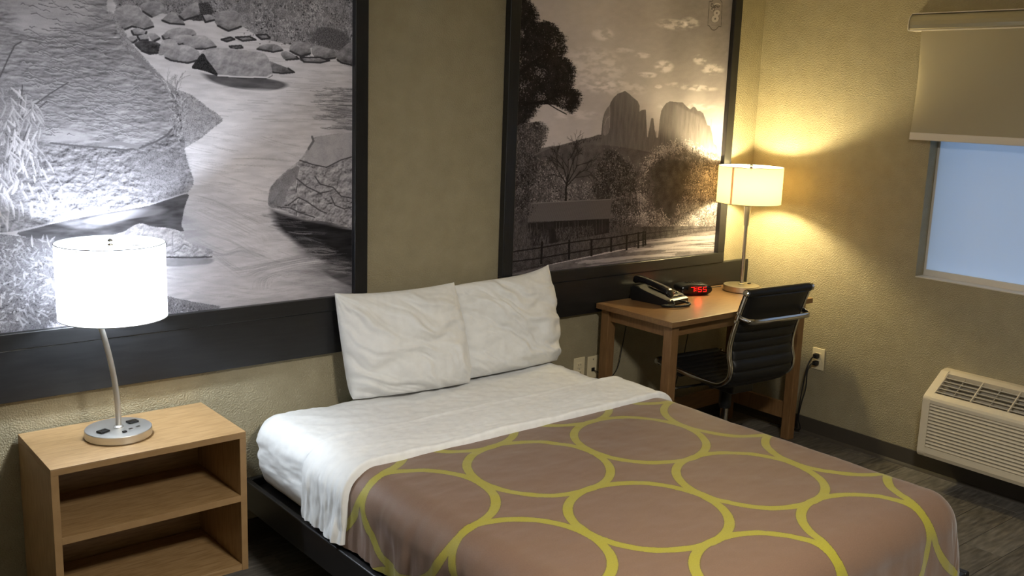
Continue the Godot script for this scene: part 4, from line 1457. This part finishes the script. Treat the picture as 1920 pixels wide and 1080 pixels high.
	# grey gravel bank behind the shelf
	shape([382, 259, 408, 293, 429, 328, 455, 357, 495, 399, 533, 430, 569, 445, 609, 473, 649, 502, 628, 523, 585, 555, 555, 572, 528, 585, 477, 527, 420, 378, 380, 307], {"v": 0.55, "m": 0.2, "f": 0.36, "r": 0.2, "sx": 2.2, "sy": 2.2, "jit": 8.0})
	shape([411, 351, 439, 352, 494, 402, 507, 412, 475, 403, 447, 381], {"v": 0.46, "f": 0.16})
	# the pale rock shelf: upper sheet, then the lower lobe it overhangs
	shape([522, 436, 537, 468, 549, 555, 550, 585, 561, 625, 570, 658, 554, 685, 508, 702, 457, 713, 355, 726, 270, 737, 189, 752, 122, 761, -64, 765, -44, 485, 366, 478], {"v": 0.42, "m": 0.18, "f": 0.16, "r": 0.16, "e": 0.12, "sx": 1.5, "sy": 2.3, "jit": 8.0})
	shape([411, 590, 548, 579, 569, 658, 551, 687, 457, 710, 421, 654], {"v": 0.42, "m": 0.2, "f": 0.3, "r": 0.22, "sx": 2.2, "sy": 2.2, "jit": 8.0, "mix": 0.7, "soft": 30.0})
	shape([-13, 60, 381, 2, 376, 247, 393, 282, 400, 308, 416, 344, 435, 362, 463, 386, 491, 412, 514, 434, 526, 468, 531, 494, 522, 524, 505, 542, 476, 557, 439, 573, 405, 576, 350, 571, 291, 567, 239, 562, 195, 550, -48, 541], {"v": 0.52, "m": 0.14, "f": 0.12, "r": 0.18, "e": 0.12, "sx": 1.0, "sy": 3.2, "jit": 6.0})
	shape([156, 187, 319, 217, 352, 273, 315, 299, 247, 298, 151, 277], {"v": 0.80, "m": 0.14, "f": 0.1, "r": 0.1, "sx": 0.6, "sy": 2.4, "soft": 30.0, "mix": 0.8})
	shape([183, 280, 271, 279, 292, 307, 212, 329, 170, 315], {"v": 0.78, "m": 0.08, "f": 0.08, "soft": 26.0, "mix": 0.85})
	shape([201, 528, 269, 525, 333, 546, 326, 562, 233, 562], {"v": 0.70, "m": 0.08, "f": 0.06, "soft": 22.0, "mix": 0.8})
	shape([-13, 60, 381, 2, 393, 282, 463, 386, 526, 468, 522, 524, 439, 573, 291, 567, -48, 541], {"v": 0.52, "m": 0.5, "sx": 0.35, "sy": 0.8, "mix": 0.30, "soft": 20.0})
	stroke([239, 562, 291, 568, 350, 573, 405, 579, 439, 575, 478, 560, 508, 543, 524, 524], 4.0, 0.28, 0.75)
	stroke([350, 567, 387, 562, 412, 567, 434, 573], 8.0, 0.45, 0.6)
	for k in 460:
		var q = [187, 388, 515, 559]
		var x := prng.randf_range(q[0], q[2] * 0.93)
		var y := prng.randf_range(0.0, q[3] * 0.98)
		var l := prng.randf_range(14, 46)
		var pts := [x, y]
		for s in 4: pts.append_array([x + l * (s + 1) / 4.0, y + prng.randf_range(-3.5, 3.5) + l * 0.05 * s])
		var inside := Geometry2D.is_point_in_polygon(Vector2(x + l, y), poly_points([-13, 60, 376, 3, 386, 307, 457, 388, 512, 443, 519, 513, 424, 567, 239, 554, 135, 540]))
		if inside:
			stroke(pts, 2.2, 0.36, 0.75, 1.0)
			for s in 5: pts[2 * s + 1] += 2.5
			stroke(pts, 2.0, 0.72, 0.5, 1.0)
	# the crack down the lower lobe
	stroke([350, 583, 339, 602, 335, 627, 330, 645, 310, 661, 285, 678, 267, 697, 248, 717, 233, 741], 2.5, 0.30, 0.85)
	stroke([285, 678, 260, 705, 242, 723], 5.0, 0.45, 0.5)
	for k in 60:
		var q = [255, 588, 524, 697]
		var x := prng.randf_range(q[0], q[2])
		var y := prng.randf_range(q[1], q[3])
		stroke([x, y, x + 14, y + prng.randf_range(-4, 3), x + 30, y + prng.randf_range(-8, 2)], 1.6, 0.4, 0.5)
	# dark undercut and still water below the shelf
	shape([161, 761, 270, 738, 355, 727, 457, 714, 551, 689, 546, 718, 535, 764, 538, 783, 468, 769, 432, 757, 401, 772, 366, 781, 316, 793, 256, 789, 187, 777], {"v": 0.22, "m": 0.22, "sx": 0.6, "sy": 2.6, "jit": 4.0})
	shape([294, 741, 418, 721, 484, 714, 510, 726, 483, 738, 405, 747, 342, 760], {"v": 0.42, "soft": 24.0, "mix": 0.8})
	stroke([161, 761, 270, 738, 355, 726, 457, 713, 554, 686], 3.0, 0.6, 0.7)
	# flat stone in the stream
	shape([384, 790, 401, 771, 432, 757, 462, 766, 505, 773, 537, 786, 550, 809, 586, 826, 611, 835, 612, 853, 560, 850, 479, 843, 389, 832], {"v": 0.74, "g": 0.22, "m": 0.18, "f": 0.2, "r": 0.18, "e": 0.15, "sx": 2.0, "sy": 2.0, "jit": 3.0})
	stroke([479, 844, 560, 852, 612, 854], 4.0, 0.12, 0.8)
	stroke([554, 822, 541, 816, 527, 829, 513, 836], 2.5, 0.3, 0.8)
	shape([479, 847, 613, 857, 602, 873, 518, 872, 478, 863], {"v": 0.3, "m": 0.2, "soft": 10.0, "mix": 0.7})
	# dark pool at the right under the big rock
	shape([771, 729, 797, 742, 835, 755, 891, 775, 948, 787, 1026, 807, 1130, 829, 1132, 955, 1026, 933, 973, 910, 923, 887, 874, 857, 827, 824, 784, 785, 773, 756], {"v": 0.08, "m": 0.10, "sx": 0.5, "sy": 3.0, "jit": 10.0, "soft": 26.0})
	for k in 60:
		var q = [774, 742, 990, 926]
		var t := prng.randf()
		var x: float = lerp(q[0], q[2], t) + prng.randf_range(-30, 10)
		var y: float = lerp(q[1], q[3], t) + prng.randf_range(-6, 20)
		wash([x, y, x + 40, y + prng.randf_range(2, 8), x + prng.randf_range(50, 100), y + prng.randf_range(4, 16)], 3, 2.0, 2.0, prng.randf_range(0.1, 0.6), 0.16)
	shape([923, 913, 1026, 937, 1132, 963, 1132, 1018, 1027, 976, 956, 942], {"v": 0.2, "m": 0.3, "sx": 0.5, "sy": 2.5, "soft": 16.0, "mix": 0.8})
	# rock at the right
	shape([1127, 523, 1025, 535, 957, 541, 908, 549, 900, 561, 884, 584, 863, 610, 829, 634, 801, 656, 785, 672, 776, 695, 771, 726, 784, 735, 812, 741, 846, 756, 883, 772, 943, 780, 990, 793, 1026, 804, 1130, 829], {"v": 0.60, "g": 0.1, "m": 0.22, "f": 0.16, "r": 0.24, "e": 0.16, "sx": 1.2, "sy": 1.4, "jit": 4.0})
	shape([1127, 520, 1025, 535, 924, 547, 900, 564, 879, 598, 892, 617, 940, 628, 990, 611, 1025, 600, 1128, 583], {"v": 0.63, "m": 0.1, "f": 0.12, "r": 0.06, "jit": 3.0})
	shape([785, 673, 837, 635, 860, 627, 854, 659, 828, 687, 812, 729, 774, 729, 774, 695], {"v": 0.46, "m": 0.15, "f": 0.2, "r": 0.1, "jit": 3.0})
	for s in [[863, 610, 900, 622, 944, 631, 990, 611, 1025, 603], [854, 659, 884, 682, 924, 701, 957, 696], [828, 730, 859, 710, 883, 722, 924, 749, 943, 757], [908, 654, 924, 676, 965, 687, 990, 712, 1026, 719], [957, 711, 970, 736, 999, 748, 1026, 743], [797, 733, 835, 738, 859, 750, 907, 767]]:
		stroke(s, 3.0, 0.22, 0.75)
	stroke([900, 547, 905, 559, 889, 581], 5.0, 0.35, 0.8)
	# a swirl of foam
	for s in [[624, 855, 652, 879, 688, 900, 733, 890, 795, 887, 858, 882], [718, 906, 764, 892, 834, 889, 907, 883], [754, 949, 763, 924, 810, 914, 890, 915, 956, 931], [561, 813, 603, 837, 645, 851, 689, 843, 749, 862]]:
		wash(s, 18, 6.0, 2.0, 0.42, 0.09)
	for s in [[666, 884, 718, 883, 764, 878], [763, 936, 794, 921, 858, 921], [763, 904, 858, 891, 923, 890], [632, 797, 675, 821, 734, 835, 795, 866], [647, 764, 690, 787, 750, 805, 765, 820], [658, 947, 732, 965, 825, 964]]:
		wash(s, 18, 6.0, 2.2, 0.92, 0.08)
	for s in [[580, 733, 619, 753, 662, 771, 720, 803], [570, 766, 618, 794, 675, 817, 719, 846], [585, 699, 634, 715, 691, 745, 750, 776]]:
		wash(s, 12, 5.0, 1.8, 0.52, 0.12)
	# gravel bank with bright leaves in the lower left
	shape([-64, 754, 187, 777, 256, 794, 308, 822, 374, 873, 476, 936, 557, 965, 630, 986, 613, 995, 598, 1008, 472, 1032, -82, 1009], {"v": 0.34, "m": 0.2, "f": 0.40, "sx": 1.6, "sy": 1.6, "jit": 8.0})
	shape([187, 782, 256, 789, 290, 820, 243, 823, 197, 807], {"v": 0.3, "m": 0.2, "soft": 16.0, "mix": 0.7})
	scatter([-35, 761, 221, 787, 301, 841, 295, 983, -51, 989], 420, 10, 34, 5.0, 0.45, 0.75, 0.0, 6.28)
	scatter([-35, 761, 303, 815, 475, 949, 598, 998, 107, 1010], 1500, 4, 11, 2.4, 0.15, 0.65, 0.0, 6.28)
	# reeds and stems along the left edge
	shape([-40, 431, 174, 423, 215, 481, 239, 552, 195, 636, 156, 743, -64, 754], {"v": 0.42, "m": 0.3, "f": 0.4, "soft": 40.0, "mix": 0.55})
	for s in [[142, 419, 161, 378, 176, 349, 190, 340], [169, 517, 204, 481, 245, 450, 284, 425], [187, 434, 182, 470, 173, 517], [130, 622, 177, 564, 215, 487, 236, 468], [146, 540, 161, 564, 151, 635]]:
		stroke(s, 2.5, 0.28, 0.8)
	scatter([-12, 441, 184, 435, 221, 480, 229, 540, 173, 635, 134, 742, -33, 744], 420, 14, 44, 6.0, 0.58, 0.88, 0.7, 2.2)
	scatter([-20, 563, 250, 576, 252, 637, 168, 719, -32, 733], 120, 14, 40, 6.0, 0.5, 0.8, 0.9, 1.9)
	scatter([205, 660, 268, 662, 266, 706, 203, 703], 14, 18, 34, 5.0, 0.5, 0.75, 1.2, 1.8)
	# the little bush on the gravel bank
	for k in 9:
		var q = [525, 447]
		twig(q[0] + prng.randf_range(-14, 16), q[1] + prng.randf_range(-10, 14), -PI / 2 + prng.randf_range(-0.5, 0.5), prng.randf_range(22, 40), 2, prng.randf_range(0.3, 0.9), 2.0)
	scatter([521, 449, 552, 455, 556, 526, 535, 565, 514, 514], 160, 5, 14, 2.0, 0.25, 0.9, -2.6, -0.5)
	return paint_end(srgb(10, 9, 11), srgb(236, 230, 236))

func paint_butte() -> ImageTexture:
	paint_begin()
	# sky
	paint_field([61, 160, 0.7, 288, 142, 0.72, 538, 141, 0.62, 811, 120, 0.46, 1006, 125, 0.4, 203, 282, 0.72, 375, 342, 0.76, 495, 249, 0.66, 766, 234, 0.5, 972, 223, 0.44, 260, 450, 0.76, 305, 397, 0.78, 583, 353, 0.64, 562, 426, 0.72, 806, 345, 0.54, 956, 359, 0.54, 170, 520, 0.8, 313, 510, 0.8, 645, 443, 0.74, 843, 420, 0.7, 987, 495, 0.72, 52, -29, 0.6, 1021, -141, 0.36], 0.05, 0.05, 0.9, 2.0, 0.5)
	for c in [[715, 157, 110, 22, 0.24], [799, 143, 60, 22, 0.22], [366, 211, 62, 26, 0.16], [674, 303, 60, 26, 0.26], [862, 270, 44, 22, 0.26], [938, 301, 78, 24, 0.26], [562, 270, 50, 12, 0.18], [594, 334, 60, 12, 0.2], [325, 327, 190, 90, 0.12], [470, 259, 60, 12, 0.12], [650, 372, 24, 9, 0.2], [735, 362, 60, 9, 0.16], [867, 371, 130, 14, 0.2], [454, 384, 170, 30, 0.12], [815, 439, 200, 16, 0.12], [262, 476, 140, 20, 0.1]]:
		cloud(c[0], c[1], c[2], c[3], c[4])
	# the butte and its hill
	shape([-130, 668, 0, 624, 95, 605, 128, 593, 174, 580, 232, 568, 279, 558, 335, 549, 384, 540, 441, 558, 574, 569, 741, 570, 971, 571, 1014, 619, 1149, 637, 1180, 890, -123, 851], {"v": 0.33, "m": 0.1, "f": 0.07, "jit": 6.0})
	shape([382, 547, 386, 492, 394, 465, 415, 445, 419, 433, 431, 418, 450, 403, 475, 396, 485, 392, 507, 402, 524, 412, 551, 426, 561, 441, 562, 461, 575, 455, 591, 453, 594, 456, 608, 547, 613, 551, 617, 525, 624, 484, 629, 482, 635, 484, 644, 521, 651, 534, 655, 551, 666, 551, 668, 517, 669, 489, 674, 457, 684, 442, 697, 430, 716, 422, 750, 424, 785, 425, 809, 440, 828, 449, 845, 439, 857, 442, 870, 454, 885, 454, 901, 461, 915, 480, 930, 504, 946, 508, 961, 535, 974, 571, 1004, 611, 690, 631, 388, 626], {"v": 0.34, "m": 0.10, "f": 0.06, "sx": 3.2, "sy": 0.5, "jit": 2.0, "raw": true})
	shape([391, 536, 394, 469, 418, 447, 421, 518, 409, 540], {"v": 0.44, "m": 0.1, "f": 0.1})
	stroke([395, 510, 405, 486, 418, 479], 2.0, 0.62, 0.7)
	stroke([415, 447, 415, 483, 421, 518], 2.0, 0.6, 0.6)
	shape([728, 430, 816, 451, 916, 484, 967, 559, 1011, 619, 864, 625, 771, 574], {"v": 0.44, "m": 0.12, "sx": 3.0, "sy": 0.5, "soft": 30.0, "mix": 0.8})
	for k in 70:
		var q = [383, 447, 967, 585]
		var x := prng.randf_range(q[0], q[2])
		var y := prng.randf_range(q[1] + 20, q[3])
		stroke([x, y, x + prng.randf_range(-3, 3), y + prng.randf_range(14, 44)], 2.0, prng.randf_range(0.27, 0.42), 0.35)
	scatter([174, 585, 385, 547, 385, 558, 175, 595], 40, 3, 9, 3.0, 0.18, 0.28, -1.9, -1.2)
	# slope haze behind the trees
	shape([-4, 620, 341, 572, 717, 612, 1016, 635, 1049, 924, 6, 859], {"v": 0.27, "m": 0.16, "f": 0.16, "soft": 14.0, "mix": 0.85})
	# middle trees
	var tree := func(outline: Array, dark: float, light: float, count: int):
		shape(outline, {"v": dark, "m": 0.18, "f": 0.20, "sx": 2.0, "sy": 2.0, "jit": 26.0, "hole": 0.24})
		clumps(outline, int(count / 12.0), 20.0, 16, dark + 0.02, light)
	tree.call([-15, 620, 27, 596, 95, 608, 135, 640, 123, 709, 93, 794, -5, 858], 0.16, 0.42, 1100)
	tree.call([87, 673, 142, 640, 202, 658, 228, 703, 376, 717, 393, 768, 233, 780, 92, 780], 0.24, 0.56, 1500)
	# bare tree
	var bt = [234, 765]
	stroke([bt[0], bt[1], bt[0] - 2, bt[1] - 45, bt[0] + 4, bt[1] - 90], 9.0, 0.08, 0.95, 6.0)
	for a in [-2.3, -1.95, -1.6, -1.25, -0.95, -0.7]:
		twig(bt[0] + 3, bt[1] - 80 + absf(a + 1.5) * 30, a, 74, 4, 0.10, 4.0)
	tree.call([356, 707, 367, 647, 389, 612, 431, 587, 465, 598, 499, 624, 540, 647, 573, 685, 569, 761, 514, 815, 434, 807, 375, 771], 0.15, 0.40, 1700)
	tree.call([461, 812, 535, 740, 590, 761, 632, 859, 602, 896, 466, 888], 0.17, 0.46, 900)
	# the bright backlit trees on the right: dark hearts, pale rims
	tree.call([573, 685, 597, 644, 627, 615, 676, 594, 748, 578, 799, 570, 866, 582, 941, 603, 1026, 640, 1059, 925, 613, 897, 576, 780], 0.24, 0.50, 2600)
	shape([641, 649, 689, 623, 820, 633, 871, 693, 796, 829, 742, 875, 679, 823, 643, 725], {"v": 0.17, "m": 0.16, "f": 0.18, "jit": 20.0, "soft": 30.0, "mix": 0.9})
	clumps([570, 713, 594, 648, 627, 615, 676, 594, 748, 576, 805, 570, 872, 582, 954, 611, 930, 618, 813, 594, 689, 615, 624, 645, 604, 724, 643, 860, 599, 857], 120, 18.0, 16, 0.36, 0.78)
	clumps([826, 691, 955, 625, 1018, 656, 1033, 892, 743, 885, 808, 809], 260, 20.0, 18, 0.2, 0.58)
	clumps([541, 826, 707, 815, 772, 887, 574, 894], 60, 18.0, 16, 0.26, 0.7)
	# undergrowth and meadow
	shape([-62, 778, 70, 793, 438, 858, 599, 867, 1046, 893, 1051, 935, 606, 939, 219, 963, -54, 993], {"v": 0.20, "m": 0.16, "f": 0.3, "sx": 1.6, "sy": 1.2, "jit": 10.0})
	scatter([-39, 822, 95, 838, 599, 867, 630, 898, 341, 935, -34, 951], 2200, 5, 16, 1.8, 0.12, 0.36, -1.9, -1.2)
	# barn: ribbed roof over plank walls
	shape([69, 821, 82, 761, 256, 761, 446, 763, 450, 771, 443, 828, 235, 825], {"v": 0.30, "f": 0.05, "raw": true})
	for k in 46:
		var t := k / 45.0
		var a = [82, 763, 447, 765, 69, 821, 443, 826]
		stroke([lerp(a[0], a[2], 0.03) + (a[2 + 0] - a[0]) * t, lerp(a[1], a[3], t) + 2, lerp(a[4], a[6], t), lerp(a[5], a[7], t) - 2], 2.0, 0.26, 0.6)
	stroke([82, 761, 256, 761, 446, 763], 3.0, 0.40, 0.7)
	shape([72, 825, 235, 826, 441, 830, 445, 879, 239, 895, 89, 903], {"v": 0.10, "m": 0.06, "f": 0.06, "raw": true})
	for k in 26:
		var t := k / 25.0
		var a = [81, 829, 436, 833, 439, 875, 89, 892]
		if prng.randf() < 0.7: stroke([lerp(a[0], a[2], t), lerp(a[1], a[3], t), lerp(a[6], a[4], t), lerp(a[7], a[5], t)], 2.0, prng.randf_range(0.06, 0.28), 0.7)
	scatter([189, 852, 361, 853, 390, 911, 216, 912], 800, 4, 12, 2.0, 0.14, 0.34, -2.4, -0.7)
	scatter([5, 833, 166, 869, 169, 923, 9, 920], 500, 6, 20, 1.8, 0.12, 0.34, -1.9, -1.2)
	# road, striped with sun
	shape([-32, 993, 7, 988, 102, 978, 220, 968, 393, 956, 606, 939, 781, 919, 894, 911, 1035, 907, 1116, 907, 1134, 1058, -29, 1065], {"v": 0.34, "m": 0.16, "f": 0.14, "sx": 0.8, "sy": 2.6, "jit": 4.0})
	for s in [[[604, 925, 835, 925, 1037, 928], 9, 0.56], [[691, 947, 867, 945, 1040, 951], 10, 0.6], [[552, 951, 749, 953, 1042, 970], 8, 0.66], [[318, 974, 447, 977, 609, 978, 781, 984], 9, 0.62], [[370, 992, 555, 994, 724, 997], 8, 0.55], [[806, 929, 1038, 936], 7, 0.6], [[750, 965, 1043, 978], 7, 0.6]]:
		for k in 9:
			var f: Array = s[0].duplicate()
			for i in range(0, f.size(), 2):
				f[i] += prng.randf_range(-30, 30)
				f[i + 1] += prng.randf_range(-7, 7)
			stroke(f, s[1] * 0.35, s[2], 0.30)
	stroke([7, 982, 102, 973, 243, 963, 418, 949], 2.5, 0.14, 0.7)
	# fence
	var rail := 0.06
	stroke([-13, 916, 136, 910, 257, 902, 359, 899, 454, 898, 533, 894, 618, 889], 4.0, rail, 0.85)
	stroke([-12, 948, 138, 945, 259, 938, 361, 933, 456, 929, 536, 923, 620, 917], 4.0, rail, 0.85)
	for s in [[135, 894, 136, 961], [257, 896, 260, 955], [361, 900, 365, 952], [457, 900, 460, 944], [534, 896, 537, 944], [593, 890, 597, 941], [618, 889, 622, 936], [629, 890, 633, 933]]:
		stroke(s, 9.0, rail, 0.9)
	stroke([629, 894, 772, 891, 1017, 891], 3.0, 0.12, 0.7)
	stroke([631, 910, 774, 905, 1018, 904], 2.0, 0.12, 0.6)
	for x in [[680, 889, 682, 911], [743, 889, 745, 909], [802, 889, 804, 909], [892, 888, 894, 906], [969, 888, 971, 905]]: stroke(x, 3.0, 0.12, 0.7)
	# the dark tree at the left edge with its sky holes
	var big: Array = [-79, -165, 13, -178, 41, 98, 60, 136, 83, 161, 89, 193, 107, 185, 152, 192, 176, 213, 200, 225, 206, 255, 212, 273, 199, 292, 223, 301, 248, 323, 252, 357, 247, 390, 266, 394, 287, 411, 279, 446, 247, 474, 214, 463, 171, 448, 116, 446, 94, 466, 78, 487, 45, 507, -51, 537]
	shape(big, {"v": 0.075, "m": 0.08, "f": 0.10, "jit": 30.0, "hole": 0.235})
	scatter(big, 1500, 3, 8, 3.0, 0.05, 0.14, 0.0, 6.28)
	for c in [[169, 257, 34], [12, 314, 30], [97, 346, 26], [29, 392, 28], [110, 426, 20], [13, 230, 14], [203, 434, 24]]:
		for k in 70:
			leaf(c[0] + prng.randfn() * c[2] * 0.6, c[1] + prng.randfn() * c[2] * 0.4, prng.randf() * TAU, prng.randf_range(2, 5), 2.6, prng.randf_range(0.35, 0.6))
	stroke([-36, 390, 16, 353, 69, 315, 112, 293], 12.0, 0.05, 0.95, 6.0)
	stroke([42, 446, 120, 436, 187, 414], 8.0, 0.05, 0.95, 4.0)
	stroke([120, 436, 178, 460, 219, 475], 3.0, 0.06, 0.8)
	shape([-54, 464, 43, 454, 56, 504, 26, 554, 0, 620, -47, 636], {"v": 0.09, "m": 0.1, "f": 0.14, "jit": 24.0, "hole": 0.22})
	shape([-13, 521, 78, 500, 119, 500, 147, 520, 140, 557, 110, 596, 50, 608, -9, 604], {"v": 0.20, "m": 0.16, "f": 0.2, "jit": 30.0, "hole": 0.30})
	scatter([-9, 521, 78, 503, 147, 520, 138, 568, 95, 605, -5, 607], 700, 3, 7, 2.6, 0.12, 0.5, 0.0, 6.28)
	scatter([-15, 620, 83, 605, 155, 657, 104, 795, -6, 841], 900, 3, 7, 2.4, 0.10, 0.40, 0.0, 6.28)
	emblem()
	return paint_end(srgb(14, 11, 12), srgb(242, 232, 238))

# the sign-shaped emblem printed in the upper right corner: outline plaque, script word, figure 8
func emblem():
	var line := 0.20
	stroke([893, 64, 908, 63, 913, 57, 924, 46, 936, 44, 948, 44, 955, 53, 965, 62, 965, 64, 969, 147, 957, 147, 951, 150, 943, 158, 931, 162, 919, 161, 909, 154, 903, 149, 894, 148, 893, 64], 2.4, line, 0.8)
	# figure 8: two slanted pale loops with dark cores
	for k in 2:
		var c = [939, 100] if k == 0 else [932, 121]
		var rr = Vector2(18, 11.5) if k == 0 else Vector2(20, 13.5)
		for y in range(int(c[1]) - 18, int(c[1]) + 19):
			for x in range(int(c[0]) - 24, int(c[0]) + 25):
				var sx: float = (x - c[0] + (y - c[1]) * 0.25) / rr.x
				var sy: float = (y - c[1]) / rr.y
				var d := sx * sx + sy * sy
				if d < 1.0: pb[y * PW + x] = 0.62 if d > 0.07 else 0.3
				elif d < 1.2 and pb[y * PW + x] < 0.6: pb[y * PW + x] = 0.3
	# the script word above it
	for s in [[915, 71, 906, 70, 904, 78, 913, 83, 908, 91, 902, 87], [918, 75, 916, 83, 922, 82, 924, 74, 925, 84], [927, 74, 923, 93, 915, 96, 911, 92], [927, 76, 933, 74, 934, 79, 928, 82], [937, 77, 942, 75, 940, 81, 946, 80], [948, 74, 949, 80], [949, 76, 954, 74]]:
		stroke(s, 2.6, 0.20, 0.85)
	stroke([921, 73, 930, 68, 945, 67, 954, 70], 3.0, 0.66, 0.9)
	stroke([901, 84, 905, 91, 915, 96, 920, 88], 2.4, 0.60, 0.85)
	for k in 9:
		var t := k / 8.0
		var a = [914, 143, 956, 142]
		stroke([lerp(a[0], a[2], t), lerp(a[1], a[3], t), lerp(a[0], a[2], t) + 2, lerp(a[1], a[3], t) + 3], 1.6, 0.30, 0.6)
